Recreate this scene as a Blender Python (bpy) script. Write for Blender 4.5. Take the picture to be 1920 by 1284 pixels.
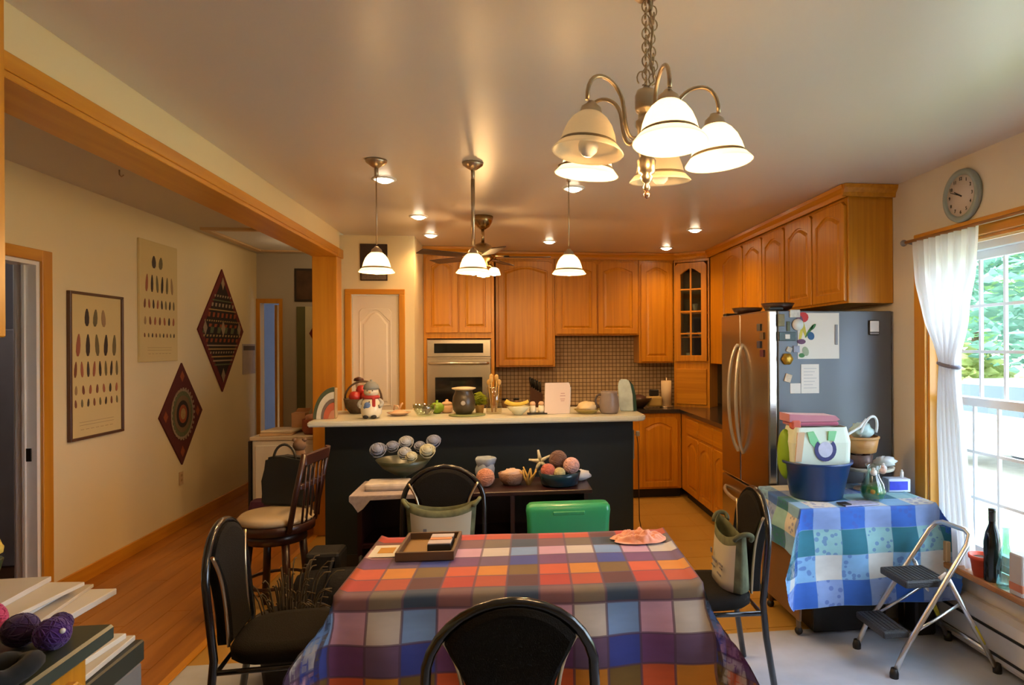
import bpy, bmesh, math, random
from mathutils import Vector, Matrix
random.seed(7)
PI = math.pi
S = bpy.context.scene
COL = S.collection
for o in list(bpy.data.objects): bpy.data.objects.remove(o)

# ---------------------------------------------------------------- camera, sky, sun, exposure
cd = bpy.data.cameras.new('camera'); cam = bpy.data.objects.new('camera', cd); COL.objects.link(cam)
cd.sensor_width = 36; cd.lens = 36*1250/1920; cd.clip_start = .05
cd.shift_x = -(1103-960)/1920; cd.shift_y = 8/1920
cam.rotation_euler = (Matrix.Rotation(math.radians(-7), 3, 'Z') @ Matrix.Rotation(PI/2, 3, 'X') @ Matrix.Rotation(math.radians(-.3), 3, 'Z')).to_euler()
cam.location = (0, 0, 1.57); S.camera = cam
S.view_settings.view_transform = 'Standard'; S.view_settings.look = 'None'
S.view_settings.gamma = 1; S.view_settings.use_curve_mapping = False
S.view_settings.exposure = 0.6
W = bpy.data.worlds.new('sky'); S.world = W; W.use_nodes = True
bg = W.node_tree.nodes['Background']; bg.inputs[0].default_value = (.68, .80, 1, 1); bg.inputs[1].default_value = 8
sd = bpy.data.lights.new('sun', 'SUN'); sd.energy = 9; sd.angle = .03; sd.color = (1, .93, .75)
so = bpy.data.objects.new('sun', sd); COL.objects.link(so); so.rotation_euler = (math.radians(35), math.radians(-30), 0)
WARM = (1, .58, .23)
P_PEND, P_CHAND, P_CAN = 13, 5, 20

# ---------------------------------------------------------------- materials
def nodes(m):
    m.use_nodes = True
    return m.node_tree.nodes, m.node_tree.links, m.node_tree.nodes['Principled BSDF']
def coords(n, l, scale=(1,1,1), kind='Object'):
    tc = n.new('ShaderNodeTexCoord'); mp = n.new('ShaderNodeMapping'); mp.inputs['Scale'].default_value = scale
    l.new(tc.outputs[kind], mp.inputs[0]); return mp.outputs[0]
def M(name, c, rough=.5, metal=0, var=.12, vs=6, bump=0, bs=60, emit=0, ecol=None, trans=0, alpha=1, coat=0, spec=.5, sheen=0):
    m = bpy.data.materials.new(name); n, l, b = nodes(m)
    v = coords(n, l); no = n.new('ShaderNodeTexNoise'); no.inputs['Scale'].default_value = vs; no.inputs['Detail'].default_value = 3
    l.new(v, no.inputs['Vector'])
    mx = n.new('ShaderNodeMix'); mx.data_type = 'RGBA'
    mx.inputs[6].default_value = (*[x*(1-var) for x in c], 1); mx.inputs[7].default_value = (*[min(1, x*(1+var)) for x in c], 1)
    l.new(no.outputs[0], mx.inputs[0]); l.new(mx.outputs[2], b.inputs['Base Color'])
    b.inputs['Roughness'].default_value = rough; b.inputs['Metallic'].default_value = metal
    b.inputs['Specular IOR Level'].default_value = spec
    if coat: b.inputs['Coat Weight'].default_value = coat; b.inputs['Coat Roughness'].default_value = .15
    if sheen: b.inputs['Sheen Weight'].default_value = sheen
    if trans: b.inputs['Transmission Weight'].default_value = trans
    if alpha < 1: b.inputs['Alpha'].default_value = alpha
    if emit:
        b.inputs['Emission Color'].default_value = (*(ecol or c), 1); b.inputs['Emission Strength'].default_value = emit
    if bump:
        n2 = n.new('ShaderNodeTexNoise'); n2.inputs['Scale'].default_value = bs; l.new(v, n2.inputs['Vector'])
        bp = n.new('ShaderNodeBump'); bp.inputs['Strength'].default_value = bump; bp.inputs['Distance'].default_value = .01
        l.new(n2.outputs[0], bp.inputs['Height']); l.new(bp.outputs[0], b.inputs['Normal'])
    return m
def WOOD(name, c1, c2, axis='z', rough=.35, fine=38, coat=.25):
    m = bpy.data.materials.new(name); n, l, b = nodes(m)
    sc = {'x': (1.2, fine, fine), 'y': (fine, 1.2, fine), 'z': (fine, fine, 1.2)}[axis]
    v = coords(n, l, sc); no = n.new('ShaderNodeTexNoise'); no.inputs['Scale'].default_value = 1; no.inputs['Detail'].default_value = 5
    no.inputs['Distortion'].default_value = .6; l.new(v, no.inputs['Vector'])
    r = n.new('ShaderNodeValToRGB'); r.color_ramp.elements[0].position = .34; r.color_ramp.elements[1].position = .66
    r.color_ramp.elements[0].color = (*c2, 1); r.color_ramp.elements[1].color = (*c1, 1)
    l.new(no.outputs[0], r.inputs[0]); l.new(r.outputs[0], b.inputs['Base Color'])
    b.inputs['Roughness'].default_value = rough; b.inputs['Coat Weight'].default_value = coat; b.inputs['Coat Roughness'].default_value = .25
    bp = n.new('ShaderNodeBump'); bp.inputs['Strength'].default_value = .08; bp.inputs['Distance'].default_value = .003
    l.new(no.outputs[0], bp.inputs['Height']); l.new(bp.outputs[0], b.inputs['Normal'])
    return m
def TRANSLUCENT(name, c, amt=.5, emit=0, ecol=None):
    m = bpy.data.materials.new(name); m.use_nodes = True; n, l = m.node_tree.nodes, m.node_tree.links; n.clear()
    out = n.new('ShaderNodeOutputMaterial'); d = n.new('ShaderNodeBsdfDiffuse'); t = n.new('ShaderNodeBsdfTranslucent'); mx = n.new('ShaderNodeMixShader')
    no = n.new('ShaderNodeTexNoise'); no.inputs['Scale'].default_value = 25
    cm = n.new('ShaderNodeMix'); cm.data_type = 'RGBA'; cm.inputs[6].default_value = (*[x*.93 for x in c], 1); cm.inputs[7].default_value = (*c, 1)
    l.new(no.outputs[0], cm.inputs[0]); l.new(cm.outputs[2], d.inputs[0]); l.new(cm.outputs[2], t.inputs[0])
    mx.inputs[0].default_value = amt; l.new(d.outputs[0], mx.inputs[1]); l.new(t.outputs[0], mx.inputs[2])
    last = mx.outputs[0]
    if emit:
        e = n.new('ShaderNodeEmission'); e.inputs[0].default_value = (*(ecol or c), 1); e.inputs[1].default_value = emit
        a = n.new('ShaderNodeAddShader'); l.new(last, a.inputs[0]); l.new(e.outputs[0], a.inputs[1]); last = a.outputs[0]
    l.new(last, out.inputs[0]); return m
def GLASS(name, tint=(1,1,1), gloss=.12, rough=.03):
    m = bpy.data.materials.new(name); m.use_nodes = True; n, l = m.node_tree.nodes, m.node_tree.links; n.clear()
    out = n.new('ShaderNodeOutputMaterial'); t = n.new('ShaderNodeBsdfTransparent'); g = n.new('ShaderNodeBsdfGlossy'); mx = n.new('ShaderNodeMixShader')
    fr = n.new('ShaderNodeFresnel'); fr.inputs[0].default_value = 1.45
    no = n.new('ShaderNodeTexNoise'); no.inputs['Scale'].default_value = 3
    cm = n.new('ShaderNodeMix'); cm.data_type = 'RGBA'; cm.inputs[6].default_value = (*tint, 1); cm.inputs[7].default_value = (*[x*.97 for x in tint], 1)
    l.new(no.outputs[0], cm.inputs[0]); l.new(cm.outputs[2], t.inputs[0]); g.inputs['Roughness'].default_value = rough
    ad = n.new('ShaderNodeMath'); ad.operation = 'ADD'; ad.inputs[1].default_value = gloss; ad.use_clamp = True
    ge = n.new('ShaderNodeNewGeometry'); inv = n.new('ShaderNodeMath'); inv.operation = 'SUBTRACT'; inv.inputs[0].default_value = 1; l.new(ge.outputs['Backfacing'], inv.inputs[1])
    mu = n.new('ShaderNodeMath'); mu.operation = 'MULTIPLY'; l.new(fr.outputs[0], ad.inputs[0]); l.new(ad.outputs[0], mu.inputs[0]); l.new(inv.outputs[0], mu.inputs[1])
    l.new(mu.outputs[0], mx.inputs[0]); l.new(t.outputs[0], mx.inputs[1]); l.new(g.outputs[0], mx.inputs[2])
    l.new(mx.outputs[0], out.inputs[0]); return m

OAK1, OAK2 = (.64, .275, .012), (.51, .195, .006)
oak = WOOD('oak_vertical', OAK1, OAK2, 'z'); oakx = WOOD('oak_across', OAK1, OAK2, 'x'); oaky = WOOD('oak_along', OAK1, OAK2, 'y')
pine = WOOD('pine_trim', (.64, .28, .02), (.54, .21, .012), 'z', .4, 18); piney = WOOD('pine_beam', (.64, .28, .02), (.54, .21, .012), 'y', .4, 18)
pinex = WOOD('pine_head', (.64, .28, .02), (.54, .21, .012), 'x', .4, 18)
oakgap = M('shadow_gap_wood', (.12, .035, .006), .7)
wallm = M('cream_wall_paint', (.78, .66, .40), .75, var=.03, vs=2, bump=.05, bs=300)
ceilm = M('ceiling_paint', (.70, .625, .55), .33, var=.02, vs=1.5, bump=.04, bs=200, spec=.5)
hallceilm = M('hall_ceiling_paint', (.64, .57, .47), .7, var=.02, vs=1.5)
white = M('white_paint', (.78, .77, .75), .45, var=.03)
doorwhite = M('door_cream_white', (.80, .72, .58), .45, var=.02)
dark = M('near_black', (.012, .012, .013), .5)
blackmetal = M('black_tube', (.012, .012, .014), .18, coat=.4)
blackfab = M('black_upholstery', (.008, .0065, .005), .85, bump=.3, bs=250, spec=.2)
nickel = M('brushed_nickel', (.52, .42, .30), .32, 1)
brass = M('champagne_metal', (.66, .52, .32), .3, 1)
chrome = M('bare_aluminium', (.80, .80, .80), .28, 1)
steel = M('stainless_steel', (.60, .56, .50), .24, 1, var=.04)
fridgegrey = M('fridge_side_grey', (.13, .145, .17), .38, .35, var=.04, vs=2)
blackglass = M('oven_black_glass', (.01, .01, .011), .08)
clear = GLASS('clear_glass'); panegl = GLASS('window_glass', (.97, 1, 1), .0); greengl = GLASS('bottle_glass_pale', (.72, .88, .86), .1)
paper = M('paper_white', (.80, .79, .76), .7, var=.03)
terr = (.45, .16, .05)

# ---------------------------------------------------------------- builders
def nb(): return bmesh.new()
def box(b, x0, x1, y0, y1, z0, z1, mi=0, bev=0, seg=1, rot=None, at=None):
    vs = [b.verts.new((x, y, z)) for x in (x0, x1) for y in (y0, y1) for z in (z0, z1)]
    fs = []
    for q in ((0,1,3,2),(4,6,7,5),(0,4,5,1),(2,3,7,6),(0,2,6,4),(1,5,7,3)):
        f = b.faces.new([vs[i] for i in q]); f.material_index = mi; fs.append(f)
    out = vs
    if bev:
        es = list({e for f in fs for e in f.edges})
        r = bmesh.ops.bevel(b, geom=es, offset=bev, segments=seg, affect='EDGES', profile=.5)
        out = list({v for f in r['faces'] for v in f.verts} | {v for v in vs if v.is_valid})
        for f in {f for v in out for f in v.link_faces}: f.material_index = mi
    if rot is not None:
        c = Vector(at or ((x0+x1)/2, (y0+y1)/2, (z0+z1)/2))
        bmesh.ops.rotate(b, verts=[v for v in out if v.is_valid], cent=c, matrix=rot)
    return b
def lathe(b, prof, c=(0,0,0), n=24, mi=0, cap=True, axis='z', sx=1, sy=1, ripple=0, rn=8):
    rings = []
    for r, z in prof:
        ring = []
        for i in range(n):
            a = 2*PI*i/n; rr = r*(1+ripple*math.cos(rn*a)); p = Vector((rr*math.cos(a)*sx, rr*math.sin(a)*sy, z))
            if axis == 'x': p = Vector((p.z, p.x, p.y))
            elif axis == 'y': p = Vector((p.x, p.z, p.y))
            ring.append(b.verts.new(p+Vector(c)))
        rings.append(ring)
    for k in range(len(rings)-1):
        for i in range(n):
            f = b.faces.new((rings[k][i], rings[k][(i+1)%n], rings[k+1][(i+1)%n], rings[k+1][i])); f.material_index = mi; f.smooth = True
    if cap:
        for ring in (rings[0], rings[-1]):
            try: f = b.faces.new(ring); f.material_index = mi
            except Exception: pass
    return b
def cyl(b, c, r, h, n=20, mi=0, r2=None, axis='z'): return lathe(b, [(r, 0), (r if r2 is None else r2, h)], c, n, mi, True, axis)
def sph(b, c, r, sx=1, sy=1, sz=1, n=16, mi=0, rough=0):
    m = n//2+1; prof = [(max(1e-4, r*math.sin(PI*k/m)), -r*sz*math.cos(PI*k/m)) for k in range(m+1)]
    v0 = set(b.verts); lathe(b, prof, c, n, mi, True, 'z', sx, sy)
    if rough:
        for v in b.verts:
            if v not in v0:
                d = v.co-Vector(c); v.co = Vector(c)+d*(1+random.uniform(-rough, rough))
    return b
def tube(b, pts, r, n=8, mi=0, closed=False, r2=None):
    pts = [Vector(p) for p in pts]; N = len(pts); rings = []
    up = None
    for i, p in enumerate(pts):
        if closed: d = pts[(i+1)%N]-pts[i-1]
        else: d = pts[min(i+1, N-1)]-pts[max(i-1, 0)]
        d.normalize()
        if up is None: up = d.orthogonal().normalized()
        up = (up-d*up.dot(d)); up = up.normalized() if up.length > 1e-5 else d.orthogonal().normalized()
        sd_ = d.cross(up); rr = r if r2 is None else r+(r2-r)*i/(N-1)
        rings.append([b.verts.new(p+(up*math.cos(2*PI*k/n)+sd_*math.sin(2*PI*k/n))*rr) for k in range(n)])
    for i in range(N if closed else N-1):
        A, B_ = rings[i], rings[(i+1)%N]
        for k in range(n):
            f = b.faces.new((A[k], A[(k+1)%n], B_[(k+1)%n], B_[k])); f.smooth = True; f.material_index = mi
    if not closed:
        for ring in (rings[0], rings[-1]): f = b.faces.new(ring); f.material_index = mi
    return b
def prism(b, pts, d0, d1, plane='xz', mi=0):
    "closed outline pushed from d0 to d1 along the third axis"
    def v(p, d): return {'xz': (p[0], d, p[1]), 'xy': (p[0], p[1], d), 'yz': (d, p[0], p[1])}[plane]
    A = [b.verts.new(v(p, d0)) for p in pts]; B_ = [b.verts.new(v(p, d1)) for p in pts]; n = len(pts)
    for i in range(n): f = b.faces.new((A[i], A[(i+1)%n], B_[(i+1)%n], B_[i])); f.material_index = mi
    for q in (A, B_): f = b.faces.new(q); f.material_index = mi
    return b
def bez(p0, p1, p2, p3, n=12):
    p0, p1, p2, p3 = map(Vector, (p0, p1, p2, p3)); out = []
    for i in range(n+1):
        t = i/n; out.append(p0*(1-t)**3+p1*3*t*(1-t)**2+p2*3*t*t*(1-t)+p3*t**3)
    return out
def obj(name, b, m, parent=None, smooth=False):
    bmesh.ops.recalc_face_normals(b, faces=b.faces[:])
    if smooth:
        for f in b.faces: f.smooth = True
    if parent is not None and parent.get('_w'):
        bmesh.ops.translate(b, verts=b.verts[:], vec=-Vector(ROOT[parent.name]))
    me = bpy.data.meshes.new(name); b.to_mesh(me); b.free()
    for k in (m if isinstance(m, (list, tuple)) else [m]): me.materials.append(k)
    o = bpy.data.objects.new(name, me); COL.objects.link(o)
    if parent is not None:
        o.parent = parent
        if parent.get('_w'): o['_w'] = 1; ROOT[o.name] = ROOT[parent.name]
    return o
ROOT = {}
def thing(name, label, cat, loc=(0,0,0), rz=0, group=None, world=False):
    o = bpy.data.objects.new(name, None); COL.objects.link(o); o.empty_display_size = .1
    o.location = loc; o.rotation_euler = (0, 0, rz); o['label'] = label; o['category'] = cat
    if group: o['group'] = group
    if world: o['_w'] = 1; ROOT[o.name] = tuple(loc)
    return o
def tag(o, label, cat, group=None):
    o['label'] = label; o['category'] = cat
    if group: o['group'] = group
    return o
def one(name, b, m, label, cat, group=None, smooth=False, loc=(0,0,0), rz=0):
    "a thing that is a single mesh, built in local coordinates"
    o = obj(name, b, m, None, smooth); o.location = loc; o.rotation_euler = (0, 0, rz); return tag(o, label, cat, group)
def struct(name, b, m, parent=None, label=None):
    o = obj(name, b, m, parent)
    if parent is None: o['kind'] = 'structure'
    if label: o['label'] = label
    return o
def dup(root, loc, rz=None, label=None):
    r = root.copy(); COL.objects.link(r); r.location = loc
    if rz is not None: r.rotation_euler = (0, 0, rz)
    if label: r['label'] = label
    for ch in list(root.children):
        c = ch.copy(); COL.objects.link(c); c.parent = r
        for g in ch.children: d = g.copy(); COL.objects.link(d); d.parent = c
    return r
def lamp(kind, loc, power, color=WARM, size=.03, parent=None, **k):
    ld = bpy.data.lights.new('fixture_or_fill_light', kind); ld.energy = power; ld.color = color
    if kind == 'AREA': ld.size = size
    else: ld.shadow_soft_size = size
    if kind == 'SPOT': ld.spot_size = k.get('cone', 2.2); ld.spot_blend = .8
    o = bpy.data.objects.new('fixture_or_fill_light', ld); COL.objects.link(o); o.location = loc
    if parent: o.parent = parent
    return o
def text_bm(s, size, depth=.001):
    c = bpy.data.curves.new('txt', 'FONT'); c.body = s; c.size = size; c.extrude = depth; c.align_x = 'CENTER'; c.align_y = 'CENTER'; c.resolution_u = 2
    o = bpy.data.objects.new('txt', c); COL.objects.link(o); me = bpy.data.meshes.new_from_object(o)
    b = nb(); b.from_mesh(me); bpy.data.objects.remove(o); bpy.data.curves.remove(c); bpy.data.meshes.remove(me); return b
def add_text(b, s, size, M4, mi=0):
    t = text_bm(s, size); me = bpy.data.meshes.new('t')
    bmesh.ops.transform(t, matrix=M4, verts=t.verts[:])
    for f in t.faces: f.material_index = mi
    t.to_mesh(me); t.free(); b.from_mesh(me); bpy.data.meshes.remove(me)

# ================================================================ SETTING
# floors
fl1 = M('dining_vinyl', (.47, .50, .58), .42, var=.16, vs=9, bump=.08, bs=40)
fl2 = M('kitchen_vinyl', (.46, .26, .05), .38, var=.08, vs=6)
fl3 = WOOD('hall_laminate', (.44, .165, .020), (.33, .11, .010), 'y', .38, 14, .15)
b = nb(); box(b, -1.60, 2.6, -3, 3.52, -.05, 0); struct('floor', b, fl1)
b = nb(); box(b, -1.60, 2.6, 3.52, 7.5, -.05, 0); kf = struct('floor.001', b, fl2)
b = nb(); box(b, -4.2, -1.60, -3, 10.2, -.05, -.004); hf = struct('floor.002', b, M('laminate_joint', (.14, .05, .012), .6))
pw = 1.236/9
for r in range(9):
    x0 = -2.84+r*pw; y = -.2+random.random()*1.1
    while y < 8.04:
        y1 = min(y+1.22, 8.04)
        if y1-y > .1:
            b = nb(); box(b, x0+.0012, x0+pw-.0012, y+.0015, y1-.0015, -.004, .002+random.random()*.0006, bev=.001); struct('plank', b, fl3, hf)
        y = y1
b = nb(); box(b, -1.62, -1.575, 1.7, 7.3, 0, .010, bev=.004); struct('trim_1', b, piney)
# kitchen vinyl joints: a square pattern of tiles
kt = M('kitchen_tile', (.46, .26, .05), .38, var=.10, vs=5)
for ix in range(9):
    for iy in range(8):
        x0, y0 = -1.0+ix*.33, 3.56+iy*.42
        x1 = min(x0+.33, 1.84)
        if x0 > 1.7 or y0 > 6.6: continue
        b = nb(); box(b, x0+.003, x1-.003, y0+.003, min(y0+.417, 6.83), 0, .003, bev=.0012); struct('tile', b, kt, kf)
# left hall wall, door opening y 3.55..4.47 z 2.11
XL, XR, YB = -2.84, 2.42, 7.38
b = nb(); box(b, XL-.12, XL, 4.47, 8.05, 0, 2.66); box(b, XL-.12, XL, -3, 3.55, 0, 2.66); box(b, XL-.12, XL, 3.55, 4.47, 2.11, 2.66); struct('wall_left', b, wallm)
b = nb()
box(b, XL, XL+.018, 4.47, 4.56, 0, 2.18, bev=.003); box(b, XL, XL+.018, 3.46, 3.55, 0, 2.18, bev=.003); struct('trim_2', b, pine)
b = nb(); box(b, XL, XL+.018, 3.55, 4.47, 2.11, 2.18, bev=.003); struct('trim_3', b, piney)
b = nb(); box(b, XL-.12, XL-.001, 4.44, 4.468, 0, 2.108); box(b, XL-.12, XL-.001, 3.552, 3.58, 0, 2.108); box(b, XL-.12, XL-.001, 3.58, 4.44, 2.085, 2.108)
box(b, XL-.075, XL-.06, 4.425, 4.44, 0, 2.085); j = struct('door_1', b, white)
b = nb(); box(b, XL-.06, XL-.03, 4.434, 4.441, .89, .97, bev=.002); struct('strike_plate', b, M('dark_bronze', (.05,.04,.03), .4, 1), j)
# room behind that door
b = nb(); box(b, -4.2, -4.15, 2.5, 6, 0, 2.66); box(b, -4.2, XL-.12, 5.95, 6, 0, 2.66); box(b, -4.2, XL-.12, 2.5, 2.55, 0, 2.66); struct('wall_side_room', b, M('grey_lilac_paint', (.42,.40,.43), .7))
b = nb(); box(b, -3.05, -3.0, 4.55, 5.5, 0, 2.3, bev=.01); k = one('door_panel_open', b, white, 'white door leaf swung open inside the left doorway', 'door')
k['kind'] = 'structure'; k.name = 'door_2'; del k['category']; del k['label']
b = nb(); box(b, -4.14, -3.5, 5.3, 5.94, 0, 1.72, bev=.01); tag(obj('storage_cabinet', b, M('grey_cabinet', (.36,.34,.35), .5)), 'plain grey cabinet standing in the dark side room', 'cabinet')
lamp('POINT', (-3.45, 4.6, 2.45), 2.5, color=(1, .95, .95), size=.12)  # added fill without a fixture, lifts the dark side room
lamp('POINT', (-3.3, 9.3, 2.4), 1.2, color=(.45, .6, 1), size=.12)  # added bluish fill without a fixture, for the room past the far doorway
lamp('POINT', (-1.95, 7.1, 2.52), 3.0, color=(1, .72, .42), size=.10)  # unseen warm fill added to brighten the hall end
# hall end wall with doorway
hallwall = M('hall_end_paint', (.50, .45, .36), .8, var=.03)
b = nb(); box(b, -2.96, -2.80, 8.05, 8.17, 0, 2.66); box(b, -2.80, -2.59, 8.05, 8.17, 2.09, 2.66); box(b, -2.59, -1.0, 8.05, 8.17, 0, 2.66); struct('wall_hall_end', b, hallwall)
b = nb(); box(b, -2.84, -2.80, 8.03, 8.05, 0, 2.14); box(b, -2.80, -2.59, 8.03, 8.05, 2.09, 2.14); box(b, -2.59, -2.555, 8.03, 8.05, 0, 2.14); struct('trim_4', b, pine)
b = nb(); box(b, -2.69, -2.66, 8.18, 9.0, 0, 2.08, bev=.004); struct('door_3', b, pine)
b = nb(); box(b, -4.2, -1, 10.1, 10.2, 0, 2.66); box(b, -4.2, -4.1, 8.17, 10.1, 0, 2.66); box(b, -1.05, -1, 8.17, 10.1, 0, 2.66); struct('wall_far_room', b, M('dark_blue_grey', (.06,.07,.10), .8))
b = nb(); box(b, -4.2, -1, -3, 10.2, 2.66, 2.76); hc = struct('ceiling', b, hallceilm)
b = nb(); box(b, -2.72, -2.66, 6.35, 7.75, 2.635, 2.66); box(b, -2.22, -2.16, 6.35, 7.75, 2.635, 2.66); box(b, -2.66, -2.22, 6.35, 6.41, 2.635, 2.66); box(b, -2.66, -2.22, 7.69, 7.75, 2.635, 2.66)
struct('trim_5', b, M('hatch_trim', (.62,.42,.22), .5))
b = nb(); box(b, -2.655, -2.225, 6.415, 7.685, 2.65, 2.66, bev=.003); struct('attic_hatch', b, white, hc)
b = nb(); tube(b, [(-2.33, 4.37, 2.66), (-2.33, 4.37, 2.63), (-2.318, 4.37, 2.618), (-2.306, 4.37, 2.63)], .004); tag(obj('ceiling_hook', b, nickel), 'small metal hook screwed in the hall ceiling', 'hook')
# main ceiling
b = nb(); box(b, -1.42, 2.6, -3, 7.5, 2.57, 2.76); struct('ceiling.001', b, ceilm)
# header wall above beam, beam, posts
b = nb(); box(b, -1.60, -1.421, -3, 5.95, 2.415, 2.66); struct('wall_header', b, wallm)
b = nb(); box(b, -1.615, -1.40, 1.75, 5.80, 2.34, 2.362, bev=.003); box(b, -1.418, -1.395, 1.75, 5.80, 2.362, 2.415, bev=.003); box(b, -1.62, -1.60, 1.75, 5.80, 2.362, 2.415, bev=.003); struct('trim_6', b, piney)
b = nb(); box(b, -1.61, -1.41, 5.81, 5.97, 0, 2.34, bev=.004); struct('trim_7', b, pine)
b = nb(); box(b, -1.62, -1.395, 5.80, 5.98, 2.34, 2.415, bev=.003); struct('trim_8', b, pinex)
b = nb(); box(b, -1.60, -1.42, -3, 1.75, 0, 2.415); struct('wall_nook', b, wallm)
# pantry wall y=6.12 with door, return wall x=-.82
b = nb(); box(b, -1.60, -1.36, 6.12, 6.22, 0, 2.57); box(b, -.95, -.815, 6.12, 6.22, 0, 2.57); box(b, -1.36, -.95, 6.12, 6.22, 2.045, 2.57); struct('wall_pantry', b, wallm)
b = nb(); box(b, -.93, -.815, 6.22, 7.5, 0, 2.57); box(b, -1.60, -1.5, 6.22, 8.05, 0, 2.66); struct('wall_pantry_side', b, wallm)
b = nb(); box(b, -1.415, -1.36, 6.10, 6.12, 0, 2.045, bev=.003); box(b, -.95, -.898, 6.10, 6.12, 0, 2.045, bev=.003); struct('trim_9', b, pine)
b = nb(); box(b, -1.415, -.898, 6.10, 6.12, 2.045, 2.092, bev=.003); struct('trim_10', b, pinex)
# back and right walls
b = nb(); box(b, -.9, 2.6, YB, 7.5, 0, 2.57); struct('wall_back', b, wallm)
b = nb(); box(b, XR, 2.60, 3.59, YB, 0, 2.57); box(b, XR, 2.60, -3, .95, 0, 2.57); box(b, XR, 2.60, .95, 3.59, 0, .385); box(b, XR, 2.60, .95, 3.59, 2.13, 2.57); struct('wall_right', b, M('right_wall_paint', (.70,.64,.54), .7, var=.02))
b = nb(); box(b, -4.2, 2.6, -3.1, -3, 0, 2.76); struct('wall_rear', b, wallm)
b = nb(); box(b, XL, XL+.016, 4.56, 8.03, 0, .10, bev=.004); box(b, XL, XL+.016, -3, 3.46, 0, .10, bev=.004); struct('baseboard_left', b, piney)
b = nb(); box(b, -.814, -.80, 6.13, 6.7, 0, .1); struct('baseboard_pantry', b, piney)
# roof slab so that no sky leaks in
b = nb(); box(b, -4.4, 2.95, -3.3, 10.4, 2.9, 3.0); struct('ceiling_roof_deck', b, white).name = 'roof'

def arch_pts(w, h, m, rise, n=12, base=None):
    "inner arch outline of a cathedral door, margin m"
    x0, x1, z0, zs = m, w-m, m if base is None else base, h-m-rise
    pts = [(x0, z0), (x1, z0), (x1, zs)]
    for i in range(1, n):
        t = i/n; x = x1+(x0-x1)*t
        s = math.sin(PI*t)
        pts.append((x, zs+rise*(s**1.25)))
    pts.append((x0, zs)); return pts
def door_bm(w, h, t=.02, rise=.05, m=.055, glass=False):
    b = nb(); n = 12; inner = arch_pts(w, h, m, rise, n)
    outer = [(0, 0), (w, 0), (w, h-.03)]+[(w*(1-i/n), h) for i in range(1, n)]+[(0, h-.03)]
    def off(pts, d):
        c = (w/2, h/2); out = []
        for x, z in pts: out.append((c[0]+(x-c[0])*(1-d/(w/2-m)), z+(d if z < c[1] else -d)))
        return out
    rings = [(outer, 0), (outer, -t+.003), ([(min(max(x, .004), w-.004), min(max(z, .004), h-.004)) for x, z in outer], -t), (inner, -t), (off(inner, .004), -t+.009)]
    if not glass: rings += [(off(inner, .012), -t+.009), (off(inner, .032), -t+.001), (off(inner, .034), -t+.001)]
    else: rings += [(off(inner, .004), 0)]
    R = [[b.verts.new((x, y, z)) for x, z in pts] for pts, y in rings]; N = len(outer)
    for a, c in zip(R, R[1:]):
        for i in range(N): b.faces.new((a[i], a[(i+1)%N], c[(i+1)%N], c[i]))
    if glass:
        for i in range(N): b.faces.new((R[-1][i], R[-1][(i+1)%N], R[0][(i+1)%N], R[0][i]))
    else: b.faces.new(R[-1]); b.faces.new(R[0])
    return b
def shift(b, v): bmesh.ops.translate(b, verts=b.verts[:], vec=Vector(v)); return b
def cabinet(label, loc, rz, w, d, z0, z1, doors, toe=0, drawers=(), name='wall_cabinet', grp=None):
    t = thing(name, label, 'cabinet', (loc[0], loc[1], 0), rz, grp)
    b = nb(); box(b, 0, w, 0, d, z0+toe, z1, bev=.002)
    if toe: box(b, 0, w, .06, d, 0.0, toe, mi=1)
    obj('body', b, [oak, dark], t)
    for x0, x1, a, c in doors:
        obj('door', shift(door_bm(x1-x0, c-a, rise=.05 if (c-a) > .3 else .0), (x0, -.001, a)), oak, t)
    for x0, x1, a, c in drawers:
        b = nb(); box(b, x0, x1, -.02, -.001, a, c, bev=.005); obj('drawer_front', b, oakx, t)
    return t
# ---- right-hand uppers (front x=2.12), counted from the near end
ys = [3.93, 4.39, 4.845, 5.30, 5.755, 6.36]
RZ = -PI/2
cabinet('oak wall cabinet with two arched doors, above the refrigerator at the near end', (2.12, ys[2]), RZ, ys[2]-ys[0], .298, 1.835, 2.50, [(.012, .447, 1.85, 2.475), (.463, .90, 1.85, 2.475)])
cabinet('oak wall cabinet with two narrow arched doors, just beyond the refrigerator on right wall', (2.12, ys[4]-.001), RZ, ys[4]-ys[2]-.002, .298, 1.39, 2.50, [(.012, .447, 1.405, 2.475), (.463, .895, 1.405, 2.475)])
cabinet('single-door oak wall cabinet on the right wall nearest the glass corner cupboard', (2.12, 6.765), RZ, 6.765-ys[4]-.003, .298, 1.39, 2.50, [(.42, .995, 1.405, 2.475)])
# ---- back uppers (front y=7.05)
cabinet('tall single-door oak wall cabinet right of the wall oven', (-.11, 7.05), 0, .62, .328, 1.36, 2.50, [(.03, .60, 1.375, 2.475)])
cabinet('shorter two-door oak wall cabinet above the tiled cooktop wall', (.513, 7.05), 0, .90, .328, 1.69, 2.50, [(.015, .445, 1.705, 2.475), (.46, .885, 1.705, 2.475)])
cabinet('single-door oak wall cabinet between tiled wall and glass corner cupboard', (1.416, 7.05), 0, .378, .328, 1.39, 2.50, [(.02, .365, 1.405, 2.475)])
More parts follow.
